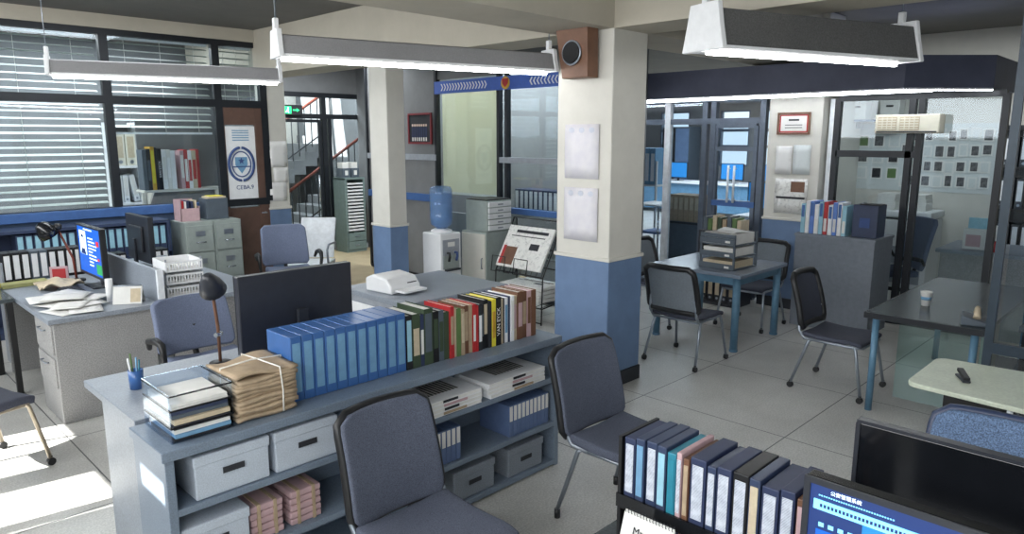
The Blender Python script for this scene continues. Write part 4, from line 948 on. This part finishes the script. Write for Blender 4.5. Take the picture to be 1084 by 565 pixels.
t = thing('drawer_unit', 'tall green grey sorting unit with paper trays by the glass entrance', 'sorting unit', (6.96, 10.75, 0))
part('case', B().box(-.2, -.18, 0, .38, 0, 1.3).box(.18, .2, 0, .38, 0, 1.3).box(-.18, .18, .36, .38, 0, 1.3).box(-.2, .2, -.005, .38, 1.28, 1.31).box(-.18, .18, 0, .36, 0, .04), 'unit_green', t)
for k in range(15): part('tray', B().box(-.15, .165, .01, .34, .38+.058*k, .405+.058*k), 'white', t)
part('inner_panel', B().box(-.18, -.155, .004, .36, .36, 1.28).box(.17, .18, .004, .36, .36, 1.28), 'unit_green', t)
for k in range(2): d = part('drawer', B().box(-.175, .175, -.012, .0, .05+.155*k, .195+.155*k), 'unit_green', t, .004); part('handle', B().box(-.04, .04, -.022, -.012, .12+.155*k, .135+.155*k), 'steel', d)
for k, (x, l) in enumerate(((-.09, 'dark magazine holder on the sorting unit beside the stair railing'), (.09, 'dark magazine holder with white papers on the sorting unit'))):
    h = thing('magazine_file', l, 'magazine file', (6.96+x, 10.86, 1.31)); part('case', B().box(-.08, .08, 0, .2, 0, .16), 'bottle_grey', h, .004); part('papers', B().box(-.06, .06, .03, .19, .16, .26), 'paper', h); part('label', B().box(-.03, .03, -.003, 0, .04, .12), 'paper', h)
t = thing('display_board', 'cream board standing beside the sorting unit', 'board', (7.30, 11.1, 0)); part('panel', B().box(-.1, .09, 0, .03, .1, .85), 'paper_old', t, .004); part('foot', B().box(-.08, -.05, -.08, .12, 0, .1).box(.04, .07, -.08, .12, 0, .1), 'grey_plastic', t)

# table with the file organiser
t = thing('work_table', 'grey topped table with round blue legs in the middle of the office', 'table', (6.04, 3.02, 0))
part('tabletop', B().box(0, .99, 0, 1.0, .715, .75), 'table_top', t, .006); part('apron', B().box(.05, .94, .05, .07, .64, .715).box(.05, .94, .93, .95, .64, .715).box(.05, .07, .07, .93, .64, .715).box(.92, .94, .07, .93, .64, .715), 'table_blue', t)
for x in (.07, .92):
    for y in (.07, .93):
        l = part('leg', B().cyl((x, y, .02), (x, y, .715), .036, .036, 18), 'table_blue', t); part('foot_cap', B().cyl((x, y, 0), (x, y, .02), .04, n=18), 'table_blue', l)
t = thing('file_organiser', 'dark grey three tier file organiser stuffed with papers on the work table', 'file tray', (6.43, 3.36, .75), -.06)
f = B(); w, d = .21, .19
for z in (0, .115, .23): f.box(-w, w, -d, d, z, z+.012)
part('shelf', f, 'bottle_grey', t, .003)
f = B()
for x in (-w, w-.02): f.box(x, x+.02, -d, -d+.02, 0, .34).box(x, x+.02, d-.02, d, 0, .34)
f.box(-w, -w+.008, -d, d, .30, .34).box(w-.008, w, -d, d, .30, .34)
part('side_frame', f, 'bottle_grey', t, .003)
f = B()
for z in (0, .115, .245): f.box(-w-.006, -w, -d, d, z, z+.055)
part('front_lip', f, 'bottle_grey', t, .003)
f = B()
for z in (0, .115, .245): f.box(-w-.009, -w-.006, -.14, -.09, z+.015, z+.035)
part('label', f, 'paper', t)
for z, hh in ((.012, .06), (.127, .075), (.242, .09)):
    s = B(); q = z
    while q < z+hh: k = random.uniform(.008, .016); s.box(-w+.02+random.uniform(-.02, .01), w-.03, -d+.025, d-.03, q, q+k*.9); q += k
    part('paper_stack', s, 'paper' if z > .1 else 'paper_old', t)
part('top_sheet', B().sheet(lambda u, v: ((u-.5)*.36, (v-.5)*.32, .345+.012*math.sin(u*5+v*3)), 8, 8, .002), 'print_sheet', t)

# low cabinet with pale files before the meeting office
t = thing('low_cabinet', 'plain grey low cabinet carrying pale blue files before the meeting office', 'cabinet', (7.50, 2.36, 0))
part('body', B().box(0, .55, 0, .80, 0, .97), 'cabinet_slate', t, .004); part('top', B().box(-.01, .56, -.01, .81, .97, 1.0), 'cabinet_slate', t, .004); part('plinth', B().box(.03, .52, .03, .77, -.0, .002), 'black', t)
part('vent_mark', B().box(-.003, 0, .60, .66, .72, .84), 'box_dark', t)
lb = ['label_cyan','white','file_blue_light','white','label_cyan','red','white','file_blue_light','white','label_cyan']
for k in range(10): binder(f'{ORD[k]} slim {"red" if k == 5 else "pale"} file on the grey low cabinet, counted from the far pillar', (7.54, 3.11-.047*k, 1.0), -PI/2, .044, .24, .34 if k % 3 else .31, lb[k], 'paper' if k % 2 else 'file_blue', 'pale files on the grey low cabinet', 'slim_file', (.1, .5) if k % 2 else (.55, .95), False, 'file')
t = thing('magazine_file', 'dark blue magazine file at the free end of the grey low cabinet', 'magazine file', (7.58, 2.50, 1.0), -PI/2); part('case', B().box(-.12, .12, 0, .25, 0, .33), 'slate_dark', t, .004); part('label', B().box(-.05, .05, -.003, 0, .1, .2), 'ink_blue', t)
t = thing('clipboard', 'small black clipboard lying on the dark blue magazine file', 'clipboard', (7.58, 2.44, 1.335), .0); part('board', B().box(-.07, .07, -.10, .10, 0, .012), 'black', t, .004); part('clip', B().box(-.04, .04, .07, .092, .012, .022), 'steel', t)

# bookcase at the foot of the glass door
t = thing('low_bookcase', 'dark low bookcase standing in front of the glass door post', 'bookcase', (7.72, 3.90, 0))
part('carcass', B().box(0, .36, 0, .03, 0, .9).box(0, .36, .51, .54, 0, .9).box(0, .36, .03, .51, .87, .9).box(0, .36, .03, .51, .44, .47).box(0, .36, .03, .51, 0, .04).box(.34, .36, .03, .51, .04, .87), 'dark_plastic', t)
for k in range(8): book(f'{["pale","olive","grey","tan","dark green"][k % 5]} book on the dark low bookcase top, {ORD[k]} from the organiser side', (7.76, 3.94+.063*k, .9), -PI/2, .05, .2, .14+.02*(k % 3), ['paper_old','green_file','bottle_grey','paper_brown','green_dark'][k % 5], None, 'books on the dark low bookcase')
for k in range(5): binder(f'{ORD[k]} grey labelled file inside the dark low bookcase, counted from the far pillar', (7.75, 3.99+.092*k, .0425), -PI/2, .08, .25, .31, 'dark_plastic', 'paper_old', 'files inside the dark low bookcase')

# computer room
t = thing('white_table', 'white topped metal legged table inside the computer room', 'table', (9.4, 6.15, 0))
part('tabletop', B().box(-.3, .3, -.25, .25, .98, 1.005), 'white', t, .004)
for x, y in ((-.26, -.2), (.26, -.2), (-.26, .2), (.26, .2)): part('leg', B().cyl((x, y, .98), (x*1.3, y*1.3, 0), .015), 'chrome', t)
part('blue_shelf', B().box(-.22, .22, -.18, .18, .55, .58), 'band_blue', t)
t = thing('low_cabinet', 'dark low cabinet under the brown files inside the computer room', 'cabinet', (8.95, 5.08, 0)); part('body', B().box(0, .5, 0, .62, 0, .78), 'bottle_grey', t, .004); part('top', B().box(-.01, .51, -.01, .63, .78, .81), 'dark_plastic', t, .003)
for k in range(7): binder(f'{ORD[k]} brown file box inside the computer room, counted from the white table', (8.98, 5.64-.085*k, .81), -PI/2, .08, .35, .38, 'paper_brown', 'paper_old', 'brown file boxes in the computer room', 'box_file', (.45, .9), False, 'box file')
t = thing('long_desk', 'long white desk under the bright windows of the computer room', 'desk', (16.6, 7.4, 0))
part('desktop', B().box(0, .9, 0, 6, .80, .85), 'white', t, .004); part('modesty_panel', B().box(.05, .08, .02, 5.98, .1, .8), 'label_blue', t)
for y in (.1, 3, 5.9): part('leg', B().box(.1, .16, y-.03, y+.03, 0, .8), 'steel', t)
for y, l in ((10.45, 'blue lit monitor on the white desk nearest the white post'), (8.85, 'blue lit monitor on the white desk seen through the glass door'), (7.75, 'blue lit monitor on the white desk next to the far pillar')):
    monitor(l, (16.9, y, .85), -PI/2, .62, .42, .08, 'screen_teal')
monitor('blue lit monitor close behind the glass door, by the far pillar', (10.6, 5.02, .80), -PI/2, .48, .42, .10, 'screen_teal')
t = thing('office_desk', 'small white desk holding the monitor close behind the glass door', 'desk', (10.5, 4.7, 0)); part('desktop', B().box(-.1, .6, -.3, .7, .77, .80), 'white', t, .004); part('end_panel', B().box(-.05, .55, -.28, -.25, 0, .77), 'label_blue', t); part('end_panel', B().box(-.05, .55, .65, .68, 0, .77), 'label_blue', t)
t = thing('tall_locker', 'dark tall locker against the computer room rear wall', 'locker', (18.2, 10.9, 0)); part('body', B().box(0, .6, 0, .9, 0, 2.3), 'bottle_grey', t, .01); part('door', B().box(-.02, 0, .02, .44, .1, 2.25), 'wainscot_blue', t); part('door', B().box(-.02, 0, .46, .88, .1, 2.25), 'black', t)
t = thing('file_rack', 'white shelf of pale blue files high in the computer room', 'rack', (10.4, 7.25, 1.2)); part('shelf', B().box(-.02, .3, -.42, .42, -.03, 0), 'white', t); part('post', B().box(0, .03, .39, .42, -1.2, .4), 'white', t); part('post', B().box(0, .03, -.42, -.39, -1.2, .4), 'white', t)
for k in range(7): binder(f'{ORD[k]} pale blue file high in the computer room, counted from the square pillar', (10.4, 7.58-.11*k, 1.202), -PI/2, .1, .25, .62, 'label_blue', 'white', 'pale blue files in the computer room', 'slim_file', (.1, .85), False, 'file')

# meeting office
def photo_sheet(label, y, z, w, h, m='print_photo', grp='photos pinned in the meeting office', dark=0):
    t = thing('pinned_photo', label, 'photo', (10.79, y, z), -PI/2, grp)
    part('sheet', B().box(-w/2, w/2, -.006, 0, -h/2, h/2), 'paper', t); part('picture', B().box(-w/2+.02, w/2-.02, -.009, -.006, -h/2+.02, h/2-.02), m, t)
    return t
rows = [('top', 2.03, 7), ('second', 1.83, 8), ('third', 1.62, 7), ('lowest', 1.42, 8)]
mats_ = ['photo_grey', 'photo_dark', 'photo_grey', 'dark_plastic', 'print_notice', 'photo_grey']
for rn, z, n in rows:
    for k in range(n):
        photo_sheet(f'{ORD[k]} photo of the {rn} pinned row in the meeting office, counted from the filing shelf', 2.16+.135*k+random.uniform(-.01, .01), z+random.uniform(-.015, .015), random.uniform(.11, .13), random.uniform(.15, .18), mats_[(k*2+int(z*10)) % 6])
for k in range(9):
    photo_sheet(f'{ORD[k]} small picture pinned behind the pane beside the far pillar, counted from the top row', 3.26+.2*(k % 3), 1.95-.22*(k//3), .15, .17, ['print_notice','photo_grey','green_file','photo_dark'][k % 4], 'pictures pinned behind the narrow pane')
t = thing('notice_board', 'pale board behind the pinned photos of the meeting office', 'board', (10.796, 2.95, 1.72), -PI/2); part('panel', B().box(-.92, .92, -.0, .0-.004+.0, -.44, .46) if False else B().box(-.92, .92, 0, -.003, -.44, .46), 'print_notice', t)
t = thing('wall_shelf', 'blue-grey shelf high on the meeting office wall', 'shelf', (10.5, 3.2, 2.24)); part('board', B().box(0, .3, -.1, .62, -.025, 0), 'file_slate', t); part('bracket', B().box(.1, .3, 0, .02, -.12, -.025), 'steel', t); part('bracket', B().box(.1, .3, .5, .52, -.12, -.025), 'steel', t)
for y, l in ((3.70, 'white carton on the high meeting office shelf beside the far pillar'), (3.28, 'white carton on the high meeting office shelf behind the air conditioner')): storage_box(l, (10.52, y, 2.2415), -PI/2, .24, .22, .26, 'paper')
t = thing('copier', 'white copier inside the meeting office behind the chairs', 'copier', (10.1, 2.55, 0)); part('body', B().box(0, .6, 0, .8, .05, .95), 'white_gloss', t, .02); part('lid', B().box(-.01, .6, -.01, .81, .97, 1.06), 'white', t, .015); part('paper_drawer', B().box(-.012, 0, .06, .74, .12, .34), 'grey_plastic', t); part('paper_drawer', B().box(-.012, 0, .06, .74, .38, .6), 'grey_plastic', t); part('foot', B().box(.03, .57, .03, .77, 0, .05), 'black', t)
for k in range(2):
    t = thing('paper_pile', f'stack of white papers on the white copier, {["towards the pinned pictures","towards the desk"][k]}', 'papers', (10.36, 3.12-.36*k, 1.061))
    for q in range(8): part('ream', B().box(-.15, .15, -.11+random.uniform(-.01, .01), .11, .026*q, .026*q+.024), 'paper', t)
t = thing('office_desk', 'grey speckled desk inside the meeting office beside the glass', 'desk', (8.9, 1.40, 0)); part('desktop', B().box(-.02, .9, -.5, .76, .75, .79), 'desk_laminate', t, .004); part('pedestal', B().box(.02, .5, -.46, .72, 0, .75), 'desk_side', t)
t = thing('leaflet_box', 'white box of leaflets with a red picture on the meeting office desk', 'box', (9.06, 1.83, .79), -PI/2); part('case', B().box(-.12, .12, 0, .16, 0, .22), 'paper', t, .004); part('picture', B().box(-.09, .05, -.003, 0, .03, .16), 'paper_pink', t); part('back_card', B().box(-.1, .12, .1, .105, .22, .34), 'label_cyan', t)
t = thing('pen_pot', 'red pen pot beside the leaflet box on the meeting office desk', 'pen pot', (9.02, 1.64, .79)); part('pot', B().lathe([(.045, 0), (.05, .11), (.045, .11), (.04, .01)], n=16), 'red', t)
for k in range(4): part('pen', B().cyl((.01*k-.015, .0, .02), (.03*k-.045, .01*k, .24+.01*k), .006), ['ink','navy','ink','red'][k], t)
t = thing('open_shelving', 'black shelving with white labelled files in the meeting office corner', 'shelving', (10.35, 1.35, 0))
part('side_panel', B().box(0, .4, 0, .03, 0, 2.15), 'black', t); part('side_panel', B().box(0, .4, .6, .63, 0, 2.15), 'black', t); part('back_panel', B().box(.37, .4, .03, .6, 0, 2.15), 'dark_plastic', t)
for z in (.05, .6, 1.15, 1.65, 2.12): part('shelf', B().box(0, .37, .03, .6, z-.03, z), 'black', t)
for z, wh in ((1.65, 'upper'), (1.15, 'middle'), (.6, 'lower')):
    for k in range(5): binder(f'{ORD[k]} white labelled file on the {wh} level of the black corner shelving', (10.38, 1.90-.10*k, z), -PI/2, .085, .28, .36, 'dark_plastic', 'white', 'files on the black corner shelving', tilt=0)

# ---------------------------------------------------------------- side desk
t = thing('side_desk', 'dark topped side desk with blue-grey leg holding a paper cup', 'desk', (5.41, .98, 0))
part('desktop', B().box(0, 1.85, 0, .745, .71, .75), 'dark_top', t, .004); part('edge_band', B().box(-.006, 1.85, .741, .75, .708, .75).box(-.008, -.0, 0, .75, .708, .75), 'frame_black', t)
for x, y in ((.05, .68), (1.78, .68), (.05, .06), (1.78, .06)): part('leg', B().cyl((x, y, 0), (x, y, .71), .024, n=18), 'table_blue', t)
part('side_glass', B().box(.18, .188, .06, .56, .10, .705), 'pane_green', t); part('modesty_panel', B().box(.3, 1.7, .05, .07, .12, .70), 'cabinet_green', t)
t = thing('paper_cup', 'white paper cup standing on the dark side desk', 'cup', (5.93, 1.47, .75)); part('cup', B().lathe([(.028, 0), (.04, .105), (.042, .108), (.037, .106), (.026, .006)], n=24), 'paper', t); part('print_band', B().lathe([(.0335, .045), (.0365, .07)], n=24), 'label_blue', t)
t = thing('phone_cradle', 'grey rounded handset lying at the screen end of the side desk', 'telephone', (5.56, 1.06, .75), .2); part('base', B().extr([(-.09, -.07, 0), (-.09, .09, 0), (-.09, .09, .07), (-.09, -.07, .03)], (.18, 0, 0)), 'bottle_grey', t, .012); part('handset', B().tube([(-.08, .0, .06), (-.05, .0, .10), (.05, 0, .10), (.08, 0, .06)], [.024, .018, .018, .024]), 'paper_old', t)
t = thing('file_rack', 'blue plastic sorter trays behind the end glass screen', 'rack', (5.9, .60, .75), -PI/2)
for k in range(4): part('tray', B().box(-.16, .16, 0, .24, .0+.12*k, .012+.12*k).box(-.16, .16, -.006, .0, .0+.12*k, .07+.12*k), 'file_blue_light', t, .003)
part('side_panel', B().box(-.17, -.16, 0, .24, 0, .46), 'navy', t); part('side_panel', B().box(.16, .17, 0, .24, 0, .46), 'navy', t)
t = thing('side_table', 'black side table under the blue sorter trays', 'table', (6.0, .42, 0)); part('tabletop', B().box(-.3, .4, -.3, .42, .71, .75), 'dark_top', t, .004)
for x, y in ((-.26, -.26), (.36, -.26), (-.26, .38), (.36, .38)): part('leg', B().box(x-.02, x+.02, y-.02, y+.02, 0, .71), 'black', t)

# pale tablet table and the things at the near corner
t = thing('tablet_table', 'pale green rounded tablet table on a dark pedestal beside the blue chair', 'table', (4.56, .80, 0))
pts = rrect(.64, .62, .07, 6)
part('tabletop', B().extr([(x*(1+.12*(y < 0)), y, .635) for x, y in pts], (0, 0, .028)), 'tablet_top', t, .006)
part('pedestal', B().cyl((.05, -.02, .03), (.05, -.02, .635), .035), 'black', t); part('leg', B().cyl((-.3, -.18, .0), (-.3, -.18, .635), .014), 'frame_white', t); part('under_box', B().box(-.14, .2, -.12, .16, .50, .62), 'black', t, .01)
b = part('foot', B().cyl((.05, -.02, 0), (.05, -.02, .03), .2, n=24), 'dark_plastic', t)
t = thing('stapler', 'small dark stapler lying on the pale tablet table', 'stapler', (4.50, .89, .663), .5); part('base', B().box(-.07, .07, -.02, .02, 0, .012), 'dark_plastic', t, .004); part('arm', B().extr([(-.07, -.016, .014), (.065, -.016, .03), (.06, -.016, .05), (-.07, -.016, .03)], (0, .032, 0)), 'black', t, .004)
t = make_chair('blue speckled chair with its back to the pale tablet table', 'fabric_front', 'steel', (2.83, .45, 0), PI/2, True, hw=.27, top=.93, rim='slate_dark')

t = thing('office_desk', 'near corner desk carrying the black file rack and lit monitor', 'desk', (1.2, -1.1, 0))
part('desktop', B().box(0, .88, 0, 2.42, .68, .72), 'dark_top', t, .004); part('end_panel', B().box(.04, .84, 2.36, 2.39, 0, .68), 'desk_side', t); part('end_panel', B().box(.04, .84, .03, .06, 0, .68), 'desk_side', t)
t = thing('desk_screen', 'black glossy desk screen standing behind the lit monitor', 'desk screen', (2.10, -.35, 0)); part('panel', B().box(-.012, .012, -.6, 1.01, .72, 1.19), 'black_gloss', t, .003); part('edge_strip', B().box(-.016, .016, -.6, 1.01, 1.19, 1.2).box(-.016, .016, 1.0, 1.012, .72, 1.19), 'dark_plastic', t); part('foot', B().box(-.016, .016, -.58, -.54, 0, .72).box(-.016, .016, .95, .99, 0, .72), 'dark_plastic', t)
t = monitor('lit monitor showing a blue record page at the near corner of the office', (1.615, .26, .72), -PI/2, .70, .42, .078, 'screen_dark', 'black_gloss')
z0 = .085
part('page', B().box(-.30, .325, -.0155, -.014, z0+.03, z0+.338), 'screen_teal', t)
part('menu_bar', B().box(-.325, .325, -.0165, -.014, z0+.338, z0+.362), 'screen_light', t); part('side_column', B().box(-.325, -.215, -.0165, -.014, z0+.03, z0+.338), 'screen_dark', t)
part('badge', B().box(-.315, -.275, -.0175, -.0165, z0+.22, z0+.29), 'screen_blue', t); part('badge_crest', B().extr([(-.295+.012*math.cos(a*PI/5), -.0175, z0+.258+.016*math.sin(a*PI/5)) for a in range(10)], (0, -.001, 0)), 'screen_white', t); part('badge_star', B().extr([(-.295+.006*math.cos(a*PI/5), -.0185, z0+.258+.008*math.sin(a*PI/5)) for a in range(10)], (0, -.0008, 0)), 'screen_red', t)
g = B()
for a in range(2):
    for q in range(3): g.box(-.265+.024*a, -.244+.024*a, -.0175, -.0165, z0+.225+.024*q, z0+.242+.024*q)
for q in range(4): g.box(-.31+.022*q, -.298+.022*q, -.0175, -.0165, z0+.298, z0+.308)
part('side_fields', g, 'screen_light', t)
g = B()
for k in range(22): g.box(-.31+.0085*k, -.3045+.0085*k, -.0175, -.0165, z0+.346, z0+.354)
part('menu_letters', g, 'screen_dark', t)
part('light_panel', B().box(-.205, -.08, -.0165, -.0155, z0+.03, z0+.285).box(-.075, .05, -.0165, -.0155, z0+.03, z0+.30).box(.055, .32, -.0165, -.0155, z0+.03, z0+.30), 'screen_light', t); part('panel_head', B().box(-.205, .32, -.0172, -.0155, z0+.288, z0+.312), 'screen_teal', t)
text('公安管理系统', .0115, t, (-.255, -.0148, z0+.386), (PI/2, 0, 0), 'screen_white', 'title')
g = B()
for k in range(30): g.box(-.315+.0055*k, -.3115+.0055*k, -.0155, -.0145, z0+.372, z0+.375)
part('subtitle_letters', g, 'screen_light', t)

t = thing('file_rack', 'black two tier file rack full of dark binders at the near corner', 'rack', (1.80, 1.235, .72), -PI/2)
W_ = .585
part('side_panel', B().box(-.012, 0, -.06, .15, 0, .355), 'black', t); part('side_panel', B().box(W_, W_+.012, -.06, .15, 0, .30), 'black', t)
part('shelf', B().box(0, W_, -.06, .15, .135, .15), 'black', t); part('shelf', B().box(0, W_, -.06, .15, 0, .012), 'black', t); part('front_bar', B().box(-.012, W_+.012, -.068, -.06, .12, .165), 'black_gloss', t); part('back_bar', B().box(0, W_, .14, .15, .30, .32), 'black', t)
PG = False
cl = [('navy','paper',.042),('slate_dark','label_blue',.034),('slate_dark','paper',.040),('slate_dark','label_cyan',.034),('teal','teal',.032),('paper_pink','paper',.020),('brown_wood','paper_brown',.022),('navy','paper',.052),('slate_dark','white',.030),('navy','white',.046),('black','white',.048),('slate_dark','paper_old',.034),('navy','white',.05),('navy','paper',.042),('brown_wood','paper_pink',.026)]
y = 1.23; sc = .575/sum(c[2] for c in cl)
cn = {'navy': 'navy', 'slate_dark': 'dark slate blue', 'teal': 'teal', 'paper_pink': 'mauve', 'brown_wood': 'brown', 'black': 'black'}
for k, (c_, l_, w_) in enumerate(cl):
    w_ *= sc; h_ = .215 - (.0 if k % 4 else .01) - (.012 if c_ == 'brown_wood' else 0)
    binder(f'{cn[c_]} binder, {ORD[k]} from the calendar in the black rack top tier', (1.745+random.uniform(-.004, .004), y-w_/2, .8712), -PI/2, w_-.002, .19, h_, c_, 'print_spine' if l_ in ('white', 'paper') else l_, 'binders in the upper tier of the black rack', lz=(.12, .9), ring=False); y -= w_
y = 1.22
for k in range(9):
    binder(f'{["brown","pale","navy"][k % 3]} folder, {ORD[k]} from the calendar in the black rack bottom tier', (1.75, y-.03, .7332), -PI/2, .056, .17, .115, ['brown_wood','paper','navy'][k % 3], ['paper_pink','paper_old','white'][k % 3], 'folders in the lower tier of the black rack', 'folder', ring=False, cat='folder'); y -= .063
t = thing('desk_calendar', 'white spiral desk calendar in front of the black file rack', 'calendar', (1.64, 1.06, .72), -PI/2)
part('leaf', B().extr([(-.085, -.06, 0), (-.085, -.057, 0), (-.085, .003, .185), (-.085, 0, .185)], (.17, 0, 0)), 'paper', t); part('back_leaf', B().extr([(-.085, .055, 0), (-.085, .052, 0), (-.085, 0, .18), (-.085, .003, .182)], (.17, 0, 0)), 'paper', t)
g = B()
for k in range(16): g.tube([(-.08+.0107*k+.0, -.006+.007*math.cos(a*PI/4)+.006, .185+.007*math.sin(a*PI/4)) for a in range(8)], .0012, 4, closed=True)
part('spiral_binding', g, 'ink', t); text('Mar', .03, t, (-.02, -.0185, .138), (PI/2-.31, 0, 0), 'ink')

# ---------------------------------------------------------------- light, sky, camera
w = bpy.data.worlds.new('World'); bpy.context.scene.world = w; w.use_nodes = True
bg = w.node_tree.nodes['Background']; bg.inputs[0].default_value = (.82, .91, 1.0, 1); bg.inputs[1].default_value = 1.2
def lamp(name, kind, loc, rot, e, col=(1, 1, 1), **kw):
    l = bpy.data.lights.new(name, kind); l.energy = e; l.color = col
    for k, v in kw.items(): setattr(l, k, v)
    o = bpy.data.objects.new(name, l); C.objects.link(o); o.location = loc; o.rotation_euler = rot; return o
d = Vector((.80, -.10, -.62)).normalized()
lamp('sun', 'SUN', (-6, 4, 6), d.to_track_quat('-Z', 'Y').to_euler(), 22., (1, .97, .92), angle=.008)
for k, (x, y, sx, sy, e) in enumerate(((6.9, 7.2, .5, 3, 105), (8.95, 2.3, .8, 1.4, 40), (11.5, 7, 1.5, 3, 90), (15.5, 9, 2, 4, 200), (5.9, 9.6, .8, 2, 50), (2.6, 10.3, 2.5, .8, 80), (6.6, 12.6, 2, 1, 160), (2.5, 7.4, 1.6, .6, 30))):
    lamp('ceiling_light', 'AREA', (x, y, 4.1 if y > 12 else 3.3), (0, 0, 0), e, (.92, .97, 1), shape='RECTANGLE', size=sx, size_y=sy)  # added fill under the ceilings, no fixtures modelled
lamp('window_daylight', 'AREA', (-1.22, 3.4, 2.5), (0, -PI/2, 0), 240, (.97, .985, 1), shape='RECTANGLE', size=1.0, size_y=10.0)  # added fill just inside the side wall, not tied to any opening
for o_ in list(C.objects):
    if o_.parent is None and o_.get('category') and .035 < o_.location.z: o_.location.z += .0012
cam = bpy.data.cameras.new('camera'); co = bpy.data.objects.new('camera', cam); C.objects.link(co)
co.location = (0, 0, 2.0); co.rotation_euler = (math.radians(90-10.3), 0, math.radians(44.7-90))
cam.sensor_fit = 'HORIZONTAL'; cam.sensor_width = 36; cam.lens = 754/1084*36; cam.clip_start = .05
sc_ = bpy.context.scene; sc_.camera = co
sc_.view_settings.view_transform = 'Standard'; sc_.view_settings.look = 'None'; sc_.view_settings.gamma = 1; sc_.view_settings.use_curve_mapping = False
sc_.view_settings.exposure = 0.4
sc_.cycles.max_bounces = 8; sc_.cycles.transparent_max_bounces = 24; sc_.cycles.diffuse_bounces = 4; sc_.cycles.sample_clamp_indirect = 6; sc_.cycles.caustics_reflective = False; sc_.cycles.caustics_refractive = False
